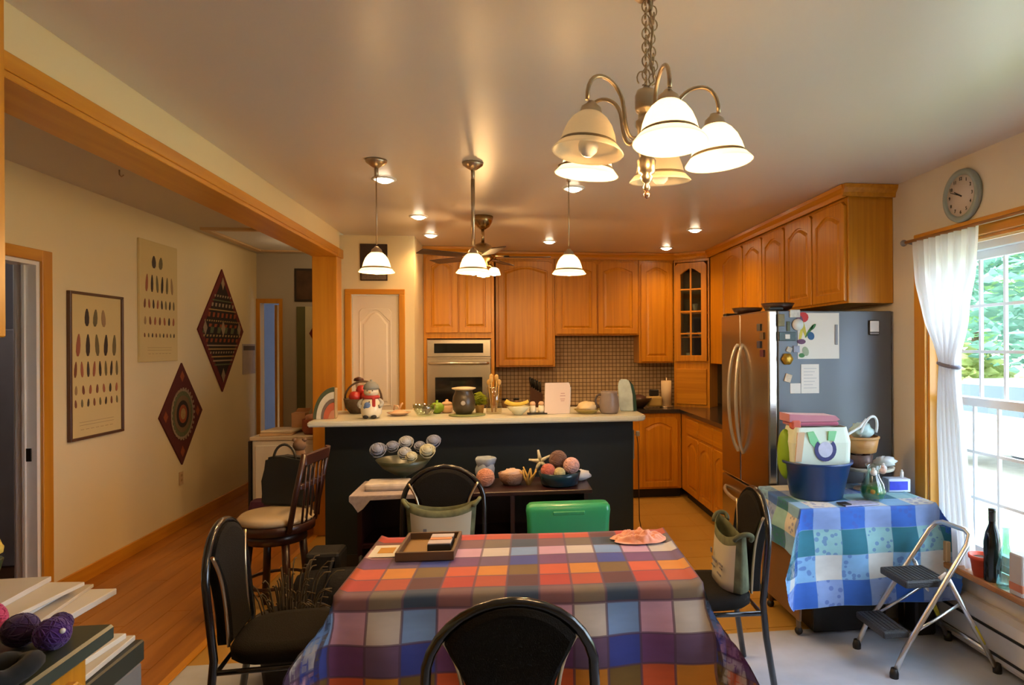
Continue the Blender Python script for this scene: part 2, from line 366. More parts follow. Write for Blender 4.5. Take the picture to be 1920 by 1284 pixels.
# ---- tall oven cabinet
t = thing('oven_cabinet', 'tall oak oven cabinet with two arched doors above the oven', 'cabinet', (-.812, 6.75, 0))
b = nb(); w = .69
box(b, 0, w, 0, .62, 1.66, 2.50, bev=.002); box(b, 0, .03, 0, .62, .1, 1.66); box(b, w-.03, w, 0, .62, .1, 1.66); box(b, .03, w-.03, 0, .62, .1, .72); box(b, .03, w-.03, .60, .62, .72, 1.66)
obj('body', b, oak, t)
for x0 in (.02, .35): obj('door', shift(door_bm(.315, .765), (x0, -.001, 1.715)), oak, t)
b = nb(); box(b, .03, w-.03, -.02, -.001, .14, .66, bev=.004); obj('drawer_front', b, oakx, t)
t = thing('wall_oven', 'stainless steel wall oven with black display and bar handle', 'oven', (-.78, 6.75, .725))
b = nb(); box(b, 0, .626, .0, .55, 0, .925); obj('body', b, steel, t)
b = nb(); box(b, 0, .626, -.02, -.001, .75, .925, bev=.006); obj('control_panel', b, steel, t)
b = nb(); box(b, .07, .55, -.024, -.0205, .79, .885, bev=.001); obj('display', b, blackglass, t)
b = nb(); box(b, 0, .626, -.03, -.001, .02, .735, bev=.006); d = obj('door', b, steel, t)
b = nb(); box(b, .08, .54, -.034, -.0305, .14, .55, bev=.001); obj('oven_window', b, blackglass, d)
b = nb(); tube(b, [(.03, -.03, .69), (.03, -.075, .69), (.05, -.08, .69), (.576, -.08, .69), (.596, -.075, .69), (.596, -.03, .69)], .013); obj('handle', b, steel, d)
# ---- glass corner cupboard
ang = math.atan2(6.785-7.045, 2.115-1.80)
t = thing('corner_cupboard', 'oak corner cupboard with arched glazed door and dark inside', 'cabinet', (1.80, 7.045, 0), ang)
w = .408
b = nb(); box(b, 0, .018, 0, .22, 1.39, 2.50); box(b, w-.018, w, 0, .22, 1.39, 2.50); box(b, .018, w-.018, 0, .22, 1.39, 1.41); box(b, .018, w-.018, 0, .22, 2.47, 2.50); box(b, .018, w-.018, .21, .22, 1.41, 2.47, mi=1)
obj('body', b, [oak, M('cupboard_inside', (.05,.03,.015), .6)], t)
for z in (1.66, 1.92, 2.17):
    b = nb(); box(b, .019, w-.019, .02, .209, z, z+.015); obj('shelf', b, oakx, t)
dw = .36; d = obj('door', shift(door_bm(dw, 1.05, glass=True, rise=.06, m=.06), (.024, -.001, 1.41)), oak, t)
b = nb(); cx = .024+dw/2; box(b, cx-.009, cx+.009, -.018, -.008, 1.47, 2.40)
for k in range(1, 4): box(b, .085, .024+dw-.06, -.018, -.008, 1.47+k*.235-.008, 1.47+k*.235+.008)
obj('muntin', b, oak, d)
for i in range(2):
    for k in range(4):
        x0 = .084+i*(cx-.084); b = nb(); zt = 1.47+(k+1)*.235-.008 if k < 3 else 2.36
        box(b, x0+(.009 if i else 0), x0+cx-.084-(0 if i else .009), -.012, -.010, 1.47+k*.235+.008, zt); obj('pane', b, GLASS('cupboard_glass', (.8,.8,.78), .05) if (i, k) == (0, 0) else bpy.data.materials['cupboard_glass'], d)
rot = Matrix.Rotation(ang, 3, 'Z')
for i, (x, z, r, h) in enumerate([(.13, 1.41, .035, .09), (.28, 1.41, .04, .05), (.14, 1.675, .04, .05), (.27, 1.675, .045, .05), (.2, 1.935, .03, .09), (.3, 1.935, .03, .08)]):
    p = Vector((1.80, 7.045, 0))+rot@Vector((x, .11, 0)); b = nb()
    lathe(b, [(r*.5, 0), (r*.55, .006), (r*.95, h*.7), (r, h), (r*.92, h), (r*.5, .012)], n=16, cap=True)
    one('glass_bowl' if h < .06 else 'tumbler', b, M('pale_green_ceramic', (.38,.44,.36), .2) if i == 0 else bpy.data.materials['pale_green_ceramic'],
        ['tall cup on bottom shelf of the glass cupboard', 'wide bowl on bottom shelf of the glass cupboard', 'left bowl on the second shelf of the glass cupboard', 'right bowl on the second shelf of the glass cupboard', 'left tumbler on the third shelf of the glass cupboard', 'right tumbler on the third shelf of the glass cupboard'][i], 'cup' if h > .06 else 'bowl', 'crockery in the glass cupboard', loc=(p.x, p.y, z+.0005))
# appliance garage under it
t = thing('appliance_garage', 'oak counter cupboard with flat front under the glazed corner cupboard', 'cabinet', (1.80, 7.045, 0), ang)
b = nb(); box(b, 0, w, .0, .22, .921, 1.388); obj('body', b, oak, t)
b = nb(); box(b, .03, w-.03, -.018, -.001, .95, 1.33, bev=.006); obj('door', b, oakx, t)
# crown moulding over uppers
def crown(b, p0, p1, nrm):
    p0, p1, nrm = Vector(p0), Vector(p1), Vector(nrm)
    prof = [(0, 2.495), (.012, 2.495), (.018, 2.52), (.04, 2.545), (.045, 2.567), (0, 2.567)]
    A = [b.verts.new((*(p0+nrm*d).xy, z)) for d, z in prof]; B_ = [b.verts.new((*(p1+nrm*d).xy, z)) for d, z in prof]; n = len(prof)
    for i in range(n): b.faces.new((A[i], A[(i+1)%n], B_[(i+1)%n], B_[i]))
    b.faces.new(A); b.faces.new(B_)
b = nb(); crown(b, (-.812, 6.735, 0), (-.10, 6.735, 0), (0, -1, 0)); crown(b, (-.10, 7.03, 0), (1.81, 7.03, 0), (0, -1, 0)); struct('trim_11', b, oakx)
b = nb(); crown(b, (1.79, 7.04, 0), (2.11, 6.77, 0), (-.65, -.75, 0)); struct('trim_12', b, oakx)
b = nb(); crown(b, (2.105, 6.80, 0), (2.105, 3.90, 0), (-1, 0, 0)); crown(b, (2.07, 3.915, 0), (2.42, 3.915, 0), (0, -1, 0)); struct('trim_13', b, oaky)
b = nb(); box(b, -.12, 2.12, 7.06, YB, 2.501, 2.569); box(b, -.81, -.12, 6.76, YB, 2.501, 2.569); box(b, 2.13, XR, 3.94, 6.77, 2.501, 2.569); struct('wall_soffit', b, oakx)
# ---- base cabinets
cabinet('oak base cabinet run along the back wall under the dark counter', (-.115, 6.75), 0, 1.91, .62, 0, .88, [(.01, .46, .12, .68), (.48, .93, .12, .68), (.95, 1.28, .12, .68), (1.47, 1.87, .12, .84)], toe=.1,
        drawers=[(.01, .46, .70, .85), (.48, .93, .70, .85), (.95, 1.28, .70, .85)], name='base_cabinet')
cabinet('oak base cabinet with drawer row on the right wall beside the refrigerator', (1.80, 6.748), RZ, 6.748-4.86, .60, 0, .88, [(.25, .66, .12, .68), (.68, 1.10, .12, .68), (1.12, 1.50, .12, .68), (1.52, 1.86, .12, .68)], toe=.1,
        drawers=[(.25, .66, .70, .85), (.68, 1.10, .70, .85), (1.12, 1.50, .70, .85), (1.52, 1.86, .70, .85)], name='base_cabinet')
granite = M('dark_counter', (.035, .03, .028), .18, var=.5, vs=60, coat=.3)
b = nb(); prism(b, [(-.115, 6.72), (1.77, 6.72), (1.77, 4.86), (2.40, 4.86), (2.40, 7.36), (-.115, 7.36)], .882, .92, 'xy'); tag(obj('countertop', b, granite), 'dark polished L-shaped counter along back and right kitchen walls', 'counter')
# backsplash mosaic
bm_ = bpy.data.materials.new('mosaic_tile'); n, l, pb = nodes(bm_); v = coords(n, l)
sx = n.new('ShaderNodeSeparateXYZ'); l.new(v, sx.inputs[0]); cxz = n.new('ShaderNodeCombineXYZ'); l.new(sx.outputs[0], cxz.inputs[0]); l.new(sx.outputs[2], cxz.inputs[1])
br = n.new('ShaderNodeTexBrick'); br.offset = 0; br.inputs['Scale'].default_value = 1; br.inputs['Brick Width'].default_value = .042; br.inputs['Row Height'].default_value = .042
br.inputs['Mortar Size'].default_value = .0032; br.inputs['Color1'].default_value = (.70,.54,.34,1); br.inputs['Color2'].default_value = (.60,.45,.27,1); br.inputs['Mortar'].default_value = (.16,.09,.05,1)
l.new(cxz.outputs[0], br.inputs[0]); l.new(br.outputs[0], pb.inputs['Base Color']); pb.inputs['Roughness'].default_value = .3
bp = n.new('ShaderNodeBump'); bp.inputs['Distance'].default_value = .003; bp.invert = True; l.new(br.outputs['Fac'], bp.inputs['Height']); l.new(bp.outputs[0], pb.inputs['Normal'])
b = nb(); box(b, -.11, 2.3, 7.362, 7.379, .921, 1.69); bs = struct('wall_backsplash', b, bm_)

# ---- pantry door (moulded, arched panel)
t = nb(); box(t, -1.355, -.955, 6.135, 6.165, .01, 2.04, bev=.002); d4 = struct('door_4', t, doorwhite)
for (x0, x1, z0, z1, rise) in ((-1.30, -1.02, .20, .95, 0), (-1.30, -1.02, 1.05, 1.92, .10)):
    b = door_bm(x1-x0+.0, z1-z0, t=.006, rise=rise, m=.012); shift(b, (x0, 6.134, z0)); struct('door_panel', b, doorwhite, d4)
b = nb(); sph(b, (-.985, 6.10, .98), .028); cyl(b, (-.985, 6.105, .98), .012, .03, axis='y'); struct('door_knob', b, nickel, d4)

# ================================================================ window wall (right)
b = nb(); box(b, XR-.02, XR, 3.59, 3.69, .34, 2.22, bev=.003); box(b, XR-.02, XR, .86, .95, .34, 2.22, bev=.003); struct('trim_14', b, pine)
b = nb(); box(b, XR-.02, XR, .95, 3.59, 2.13, 2.22, bev=.003); struct('trim_15', b, piney)
b = nb(); box(b, XR, XR+.06, 3.572, 3.589, .4, 2.129); box(b, XR, XR+.06, .951, .968, .4, 2.129); box(b, XR, XR+.06, .968, 3.572, 2.113, 2.129); struct('trim_16', b, pine)
b = nb(); box(b, XR-.12, XR+.06, .86, 3.70, .386, .42, bev=.006); struct('trim_17', b, WOOD('sill_wood', (.42,.19,.05), (.30,.12,.02), 'y'))
vinyl = M('white_window_vinyl', (.80, .84, .88), .35, var=.02)
def window_unit(y0, y1, nm):
    x = XR+.065; z0, z1, zm = .42, 2.112, 1.26; b = nb()
    for a in ((y0, y0+.035, z0, z1), (y1-.035, y1, z0, z1), (y0+.035, y1-.035, z1-.04, z1), (y0+.035, y1-.035, z0, z0+.035)): box(b, x, x+.09, a[0], a[1], a[2], a[3])
    w_ = struct(nm, b, vinyl)
    for (za, zb, xs) in ((zm-.02, z1-.04, x+.045), (z0+.035, zm+.025, x+.005)):
        b = nb(); ya, yb = y0+.036, y1-.036
        for a in ((ya, ya+.04, za, zb), (yb-.04, yb, za, zb), (ya+.04, yb-.04, zb-.045, zb), (ya+.04, yb-.04, za, za+.045)): box(b, xs, xs+.032, a[0], a[1], a[2], a[3], bev=.002)
        s_ = struct('sash', b, vinyl, w_)
        iy0, iy1, iz0, iz1 = ya+.04, yb-.04, za+.045, zb-.045; cw, ch = (iy1-iy0)/4, (iz1-iz0)/3
        for i in range(1, 4): b = nb(); box(b, xs+.008, xs+.024, iy0+i*cw-.008, iy0+i*cw+.008, iz0, iz1); struct('muntin', b, vinyl, s_)
        for k in range(1, 3): b = nb(); box(b, xs+.0081, xs+.0239, iy0, iy1, iz0+k*ch-.008, iz0+k*ch+.008); struct('muntin', b, vinyl, s_)
        for i in range(4):
            for k in range(3):
                b = nb(); box(b, xs+.014, xs+.018, iy0+i*cw+(.008 if i else 0), iy0+(i+1)*cw-(.008 if i < 3 else 0), iz0+k*ch+(.008 if k else 0), iz0+(k+1)*ch-(.008 if k < 2 else 0)); struct('pane', b, panegl, s_)
window_unit(2.70, 3.571, 'window_1'); window_unit(1.83, 2.699, 'window_2'); window_unit(.969, 1.829, 'window_3')
# baseboard heater
t = thing('baseboard_heater', 'long off-white metal baseboard heater below the window sill', 'heater', (XR, 2.3, 0), world=True)
hm = M('heater_enamel', (.62,.60,.58), .4)
b = nb(); prism(b, [(XR-.005, .03), (XR-.075, .03), (XR-.085, .05), (XR-.085, .18), (XR-.06, .24), (XR-.03, .262), (XR-.005, .262)], .5, 3.60, 'xz'); obj('cover', b, hm, t)
for z in (.185, .07):
    b = nb(); box(b, XR-.091, XR-.084, .52, 3.58, z, z+.012); obj('slot', b, dark, t)
b = nb(); box(b, XR-.10, XR-.004, 3.61, 3.66, .02, .265, bev=.004); obj('end_cap', b, hm, t)

# ================================================================ outside
gm = M('lawn_grass', (.26, .34, .14), .9, var=.4, vs=3); pm = M('gravel_drive', (.60, .55, .46), .9, var=.2, vs=8)
b = nb(); box(b, 2.61, 40, -10, 40, -.35, -.3); gr = struct('ground', b, gm)
b = nb(); box(b, 5.5, 9.5, -6, 30, -.3, -.29); struct('gravel_path', b, pm, gr)
def foliage(n, c, R, leaf, squash=.8):
    b = nb()
    for _ in range(n):
        u = Vector((random.gauss(0,1), random.gauss(0,1), random.gauss(0,1))).normalized()*random.uniform(.55, 1)
        p = Vector(c)+Vector((u.x*R, u.y*R, u.z*R*squash))+Vector((math.sin(u.z*9)*R*.12, math.cos(u.x*8)*R*.12, 0))
        q = Matrix.Rotation(random.uniform(0, 6.3), 3, 'Z')@Matrix.Rotation(random.uniform(-1.2, 1.2), 3, 'X')
        s = leaf*random.uniform(.6, 1.3)
        b.faces.new([b.verts.new(p+q@Vector(v)) for v in ((-s*.5, 0, 0), (0, -s*.3, .1*s), (s*.6, 0, 0), (0, s*.3, .1*s))])
    return b
leafm = [TRANSLUCENT('leaf_green', (.30,.46,.20), .4), TRANSLUCENT('leaf_bluegreen', (.24,.42,.32), .4), TRANSLUCENT('leaf_lime', (.55,.60,.25), .4)]
trunk = M('bark', (.12,.08,.05), .9, bump=.5, bs=20)
for i, (x, y, h, R, k, lb) in enumerate([(12, 13.0, 3.6, 3.0, 1, 'tall blue-green tree seen through upper left window panes'), (14, 18.5, 4.5, 3.6, 0, 'large mid-green tree farthest behind the window'), (13, 9.0, 4.2, 3.0, 0, 'green tree at the right edge of the window view'),
        (11, 15.3, .8, 1.5, 2, 'yellow-lime bush low in the window view'), (10.8, 11.2, .7, 1.2, 2, 'lime bush nearest the gravel drive'), (16, 25, 5, 4.5, 1, 'distant dark tree at the left behind the curtain')]):
    t = thing('tree' if R > 2 else 'bush', lb, 'tree' if R > 2 else 'bush', (x, y, -.3))
    o = obj('foliage', foliage(3800 if R > 2 else 1600, (0, 0, h), R, .34), leafm[k], t); o['kind'] = 'stuff'
    b = nb(); tube(b, [(0, 0, 0), (.1, .05, h*.5), (0, 0, h)], .2, r2=.08); obj('trunk', b, trunk, t)
t = thing('parked_car', 'pale car parked outside on the gravel, low in the window', 'car', (7.6, 8.6, -.29), PI/2)
b = nb(); prism(b, [(-2.1, .35), (2.1, .35), (2.15, .75), (1.2, .85), (.7, 1.35), (-1.2, 1.38), (-1.9, .9), (-2.15, .8)], -.85, .85, 'xz'); bmesh.ops.bevel(b, geom=b.edges[:], offset=.06, segments=2, affect='EDGES'); obj('body', b, M('pale_car_paint', (.55,.62,.66), .3), t)
b = nb(); prism(b, [(.95, .88), (.62, 1.28), (-1.12, 1.3), (-1.6, .9)], -.87, .87, 'xz'); obj('window_band', b, M('car_glass', (.03,.05,.06), .1), t)
for x in (-1.35, 1.3):
    for y in (-.8, .62):
        b = nb(); cyl(b, (x, y, .32), .32, .18, 24, axis='y'); obj('wheel', b, dark, t)
#@@PART2
# ================================================================ LIGHT FIXTURES
shade_lit = TRANSLUCENT('frosted_shade_lit', (.92, .80, .58), .5, .7, (1, .75, .42))
shade_dim = TRANSLUCENT('frosted_shade_faint_glow', (.80, .68, .48), .45, .12, (1, .7, .35))  # faint glow put into the shades whose bulbs are off
bulbm = M('lit_bulb', (1, .95, .85), .3, emit=14, ecol=(1, .86, .62))
bulboff = M('bulb_unlit', (.8, .78, .74), .3)
band = M('shade_band', (.30, .22, .13), .35, .6)
BELL = [(.026, .115), (.034, .112), (.050, .098), (.064, .078), (.074, .052), (.080, .026), (.097, .006), (.102, 0), (.100, -.002), (.094, .004), (.077, .024), (.070, .050), (.060, .076), (.046, .096), (.030, .109)]
def bell(t, z, lit, k=1, x=0, y=0, tilt=None, dimb=False):
    b = nb(); lathe(b, [(r*k, zz*k) for r, zz in BELL], n=28, cap=False)
    g = nb(); lathe(g, [(.0805*k, .028*k), (.0825*k, .024*k), (.0865*k, .019*k), (.0855*k, .0175*k), (.0815*k, .0235*k)], n=28, cap=False)
    c = nb(); lathe(c, [(.001, .150*k), (.010*k, .148*k), (.016*k, .140*k), (.028*k, .130*k), (.033*k, .112*k), (.034*k, .105*k), (.030*k, .104*k)], n=20)
    u = nb(); lathe(u, [(.001, -.012*k), (.014*k, -.009*k), (.026*k, .004*k), (.029*k, .020*k), (.024*k, .040*k), (.013*k, .062*k), (.012*k, .09*k)], n=16)
    mt = Matrix.Translation((x, y, z)) @ (tilt or Matrix.Identity(4))
    for q in (b, g, c, u): bmesh.ops.transform(q, matrix=mt, verts=q.verts[:])
    s_ = obj('lamp_shade', b, shade_lit if lit else shade_dim, t); obj('rim_band', g, band, s_)
    obj('shade_cap', c, nickel, t); obj('bulb', u, bulbm if lit else bulboff, t)
for i, (px, lb) in enumerate([(-.683, 'leftmost of three bell pendants above the island'), (-.176, 'middle bell pendant, on a thicker rod beside the ceiling fan'), (.345, 'rightmost bell pendant, in front of the tall kitchen cabinets')]):
    t = thing('pendant_lamp', lb, 'pendant lamp', (px, 3.66, 0))
    b = nb(); lathe(b, [(.001, 2.527), (.012, 2.528), (.03, 2.538), (.054, 2.556), (.058, 2.569)], n=24); obj('canopy', b, nickel, t)
    b = nb(); tube(b, [(0, 0, 2.53), (0, 0, 2.48)], .011); tube(b, [(0, 0, 2.48), (0, 0, 2.12)], .011 if i == 1 else .0035); obj('rod', b, nickel, t)
    bell(t, 1.973, True, .92); lamp('POINT', (0, 0, 1.955), P_PEND, size=.03, parent=t)
cans = [(-.713, 4.06), (-.657, 5.186), (-.66, 6.03), (.408, 6.298), (.423, 4.172), (1.608, 5.555), (1.61, 6.60)]
cl = ['recessed ceiling lamp beside the left pendant canopy', 'recessed ceiling lamp above the pantry corner, second from the left pendant', 'recessed ceiling lamp deepest in the kitchen on the left, above the oven', 'recessed ceiling lamp near the back wall between middle and right pendants',
      'recessed ceiling lamp behind the chandelier above the right pendant', 'recessed ceiling lamp nearest the refrigerator', 'recessed ceiling lamp above the glass corner cupboard']
canglow = M('can_lens', (1, .95, .85), .4, emit=16, ecol=(1, .84, .58))
for (x, y), lb in zip(cans, cl):
    t = thing('recessed_light', lb, 'ceiling lamp', (x, y, 2.57))
    b = nb(); lathe(b, [(.072, -.001), (.072, -.006), (.055, -.010), (.052, -.002)], n=24, cap=False); obj('trim_ring', b, white, t)
    b = nb(); lathe(b, [(.001, -.026), (.02, -.025), (.038, -.018), (.050, -.003)], n=20); obj('reflector_bulb', b, canglow, t)
    lamp('SPOT', (0, 0, -.035), P_CAN, size=.04, parent=t, cone=2.6)
# ceiling fan
t = thing('ceiling_fan', 'ceiling fan with brass body and dark blades in the kitchen', 'fan', (-.175, 5.15, 0))
bronze = M('fan_bronze', (.40,.27,.12), .25, 1)
b = nb(); lathe(b, [(.02, 2.47), (.05, 2.49), (.075, 2.53), (.08, 2.569)], n=24); tube(b, [(0,0,2.48), (0,0,2.36)], .013); obj('canopy', b, bronze, t)
b = nb(); lathe(b, [(.02, 2.37), (.06, 2.35), (.095, 2.31), (.10, 2.27), (.08, 2.24), (.05, 2.22), (.045, 2.19), (.02, 2.18)], n=28); obj('motor_housing', b, bronze, t)
bladem = M('fan_blade_dark', (.05,.022,.012), .4)
for k in range(5):
    a = math.radians(-4+72*k); R_ = Matrix.Rotation(a, 4, 'Z')
    b = nb(); box(b, .16, .52, -.055, .055, 2.256, 2.263, bev=.003); bmesh.ops.rotate(b, verts=b.verts[:], cent=(0,0,2.26), matrix=Matrix.Rotation(.16, 3, 'X')); bmesh.ops.transform(b, matrix=R_, verts=b.verts[:]); bl = obj('blade', b, bladem, t)
    b = nb(); box(b, .08, .20, -.014, .014, 2.264, 2.272, bev=.002); bmesh.ops.transform(b, matrix=R_, verts=b.verts[:]); obj('blade_bracket', b, bronze, bl)
for k, (x, y) in enumerate([(.085, -.03), (-.07, -.06), (0, .09)]):
    b = nb(); tube(b, [(0, 0, 2.20), (x*.7, y*.7, 2.195), (x, y, 2.17)], .009); obj('lamp_arm', b, bronze, t)
    b = nb(); lathe(b, [(.02, 2.175), (.035, 2.165), (.045, 2.14), (.05, 2.12), (.047, 2.12), (.03, 2.16)], (x, y, 0), n=20, cap=False); obj('lamp_shade', b, shade_lit, t)
    b = nb(); sph(b, (x, y, 2.135), .024, n=12); obj('bulb', b, bulbm, t)
lamp('POINT', (0, -.0, 2.07), 7, size=.05, parent=t)
# chandelier
hx, hy = .40, 1.87
t = thing('chandelier', 'five-arm brushed metal chandelier with frosted bell shades', 'chandelier', (hx, hy, 0))
b = nb()
lathe(b, [(.001, 2.012), (.008, 2.016), (.011, 2.024), (.006, 2.034), (.012, 2.040), (.020, 2.052), (.014, 2.060), (.024, 2.066), (.027, 2.10), (.024, 2.104), (.020, 2.11), (.024, 2.13), (.026, 2.19), (.030, 2.198), (.030, 2.212), (.024, 2.218), (.022, 2.235), (.029, 2.24), (.032, 2.25), (.032, 2.285), (.026, 2.30), (.012, 2.306), (.006, 2.315)], n=24)
obj('stem', b, nickel, t)
b = nb(); lathe(b, [(.001, 1.992), (.007, 1.996), (.010, 2.004), (.006, 2.012)], n=12); obj('finial', b, M('copper_finial', (.75,.42,.28), .25, 1), t)
for k in range(5):
    a = math.radians(-82+72*k+(-3, 0, 4, 6, 2)[k]); ca, sa = math.cos(a), math.sin(a); R_ = .205
    def q(r, z): return (r*ca, r*sa, z)
    pts = bez(q(.022, 2.165), q(.07, 2.135), q(.075, 2.18), q(.082, 2.235), 8)+bez(q(.082, 2.235), q(.088, 2.315), q(R_+.004, 2.345), q(R_, 2.232), 14)[1:]
    b = nb(); tube(b, pts, .0058, 10); obj('arm', b, nickel, t)
    tl = Matrix.Rotation(-.10, 4, Vector((-sa, ca, 0)))
    bell(t, 2.09, k in (0, 1, 3), .95, R_*ca, R_*sa, tl)
    if k in (0, 1, 3): lamp('POINT', (R_*1.03*ca, R_*1.03*sa, 2.065), P_CHAND, size=.03, parent=t)
b = nb(); link = 0; z = 2.318
def chainlink(b, c, ax, L=.026, w=.011, r=.0022):
    pts = []
    for i in range(12):
        a = 2*PI*i/12; pts.append(Vector((w*math.cos(a)*(1 if ax else 0), w*math.cos(a)*(0 if ax else 1), L*.62*math.sin(a)))+Vector(c))
    tube(b, pts, r, 5, closed=True)
b2 = nb()
for i in range(13): chainlink(b2, (0, 0, 2.326+i*.0195), i % 2)
obj('chain', b2, nickel, t)
b2 = nb()
for i in range(12): chainlink(b2, (.020+.004*math.sin(i*.9), .004, 2.335+i*.0195), (i+1) % 2)
tube(b2, [(.005, 0, 2.31), (.024, .003, 2.33), (.014, .004, 2.40), (.020, .003, 2.48), (.01, 0, 2.56)], .003); obj('spare_chain', b2, nickel, t)
b2 = nb(); tube(b2, [(-.012+.014*math.cos(u), 0, 2.335+.02*math.sin(u)) for u in [i*.5 for i in range(-3, 9)]], .0022, 6); obj('hook', b2, nickel, t)
b2 = nb(); lathe(b2, [(.010, 2.561), (.03, 2.563), (.036, 2.569)], n=24); obj('canopy', b2, nickel, t)

# ================================================================ ISLAND
t = thing('kitchen_island', 'dark teal-black bar island with pale rounded countertop', 'island', (-.17, 4.95, 0), world=True)
b = nb(); box(b, -1.29, .945, 4.95, 5.50, 0, 1.03, bev=.003); obj('panel', b, M('dark_teal_panel', (.004, .011, .016), .5, var=.3, vs=1.5), t)
b = nb(); prism(b, [(-1.345, 4.72), (.93, 4.72), (.985, 4.745), (1.01, 4.80), (1.01, 5.48), (.99, 5.54), (-1.345, 5.54)], 1.032, 1.07, 'xy'); bmesh.ops.bevel(b, geom=b.edges[:], offset=.008, segments=2, affect='EDGES'); obj('countertop', b, M('pale_laminate', (.60,.60,.50), .3, var=.08, vs=40), t)
b = nb(); box(b, -1.28, .94, 4.944, 4.95, 0, .09); obj('kick_board', b, dark, t)
Z = 1.071
# arched napkin holder / striped half disc
t = thing('arched_ornament', 'half-round ornament layered in green, cream and rust at island left end', 'ornament', (-1.215, 4.93, Z), .15)
for i, (r, c) in enumerate([(.165, (.07,.09,.05)), (.140, (.55,.52,.42)), (.105, (.16,.13,.11)), (.085, (.42,.10,.045)), (.045, (.45,.20,.12))]):
    b = nb(); r2 = [.141, .106, .086, .046, .0][i]
    A = [(-r*math.cos(PI/2*k/14)*.85, r*1.35*math.sin(PI/2*k/14)) for k in range(15)]; Bp = [(-r2*math.cos(PI/2*k/14)*.85, r2*1.35*math.sin(PI/2*k/14)) for k in range(14, -1, -1)] if r2 else [(0, 0)]
    prism(b, A+Bp, -.035-.001*i, .035, 'xz'); obj('layer', b, M('ornament_layer', c, .35, var=.2, vs=20), t)
b = nb(); box(b, .0, .016, -.04, .04, 0, .215, bev=.004); obj('end_plate', b, M('ornament_end', (.42,.30,.16), .4), t)
# basket with red things + bottle
t = thing('fruit_basket', 'dark wicker basket with red fruit between ornament and snowman', 'basket', (-1.10, 5.33, Z)); t.scale = (1.3, 1.3, 1.3)
wick = M('dark_wicker', (.10,.06,.03), .7, bump=.6, bs=120)
b = nb(); lathe(b, [(.075, 0), (.10, .03), (.112, .085), (.105, .086), (.09, .03), (.07, .012)], n=28, ripple=.02, rn=14); obj('bowl', b, wick, t)
b = nb(); tube(b, [(.105*math.cos(a), 0, .085+.10*math.sin(a)) for a in [PI*i/14 for i in range(15)]], .006); obj('handle', b, wick, t)
redm = M('red_apple', (.42,.03,.02), .25, var=.3, vs=12)
for k, (x, y, z) in enumerate([(-.055, -.04, .125), (.035, -.045, .125), (0, .05, .125), (-.01, 0, .17)]):
    b = nb(); lathe(b, [(.001, -.024), (.014, -.030), (.030, -.014), (.034, .004), (.024, .026), (.010, .031), (.001, .024)], n=16)
    one('apple', b, redm, ['red apple at the left front of the dark wicker basket', 'red apple at the right front of the dark wicker basket', 'red apple at the back of the dark wicker basket', 'red apple on top of the others in the dark basket'][k], 'apple', 'apples in the wicker basket', loc=(-1.10+x, 5.33+y, Z+z)).scale = (1.35, 1.35, 1.35)
t = thing('pepper_mill', 'tall pale figure-shaped mill with dark flat top, behind the snowman', 'mill', (-1.17, 5.50, Z))
b = nb(); lathe(b, [(.03, 0), (.032, .02), (.018, .05), (.022, .10), (.014, .15), (.02, .18), (.026, .215), (.022, .235)], n=20); obj('body', b, M('mill_cream', (.62,.45,.33), .35), t)
b = nb(); lathe(b, [(.038, .236), (.04, .245), (.034, .258), (.012, .266), (.001, .268)], n=20); obj('lid', b, M('mill_dark', (.06,.015,.01), .3), t)
# snowman
t = thing('snowman_figurine', 'white ceramic snowman with grey hat and red scarf', 'figurine', (-.957, 4.90, Z))
cream = M('cream_ceramic', (.74,.70,.56), .2); 
b = nb(); lathe(b, [(.001, .004), (.055, .006), (.070, .03), (.074, .07), (.064, .115), (.042, .148), (.03, .155)], n=28); obj('body', b, cream, t)
b = nb(); sph(b, (0, 0, .190), .052, n=20, sz=.9); obj('head', b, cream, t)
b = nb(); lathe(b, [(.055, .205), (.054, .222), (.046, .240), (.028, .256), (.012, .262), (.001, .262)], n=24); sph(b, (0, 0, .266), .010, n=10); obj('hat', b, M('hat_grey', (.22,.23,.22), .7), t)
scarf = M('scarf_red', (.40,.035,.03), .7)
b = nb(); lathe(b, [(.044, .135), (.058, .142), (.058, .155), (.044, .162)], n=24); box(b, .018, .040, -.068, -.056, .085, .145, bev=.003); obj('scarf', b, scarf, t)
b = nb()
for x in (-.027, .027): sph(b, (x, -.055, .014), .021, n=12, sz=.65)
obj('feet', b, dark, t)
b = nb()
for x, z in ((-.018, .197), (.018, .197)): sph(b, (x, -.050, z), .0045, n=8)
for z in (.12, .10): sph(b, (0, -.069, z), .005, n=8)
obj('eyes_and_buttons', b, dark, t)
b = nb(); lathe(b, [(.006, 0), (.001, .026)], (0, 0, 0), n=10, axis='y'); bmesh.ops.rotate(b, verts=b.verts[:], cent=(0,0,0), matrix=Matrix.Rotation(PI, 3, 'Z')); shift(b, (0, -.05, .185)); obj('nose', b, M('carrot', (.6,.2,.04), .5), t)
b = nb(); sph(b, (-.014, -.070, .098), .022, sy=.35, n=14); sph(b, (-.030, -.064, .083), .012, sy=.4, n=10); obj('blue_bird', b, M('bird_blue', (.12,.20,.42), .4, var=.4, vs=60), t)
for s_ in (-1, 1): b = nb(); tube(b, bez((s_*.05, 0, .13), (s_*.085, -.01, .12), (s_*.088, -.03, .09), (s_*.062, -.05, .085), 8), .013, 8); obj('arm', b, M('sleeve_grey', (.35,.36,.36), .6) if s_ < 0 else bpy.data.materials['sleeve_grey'], t)
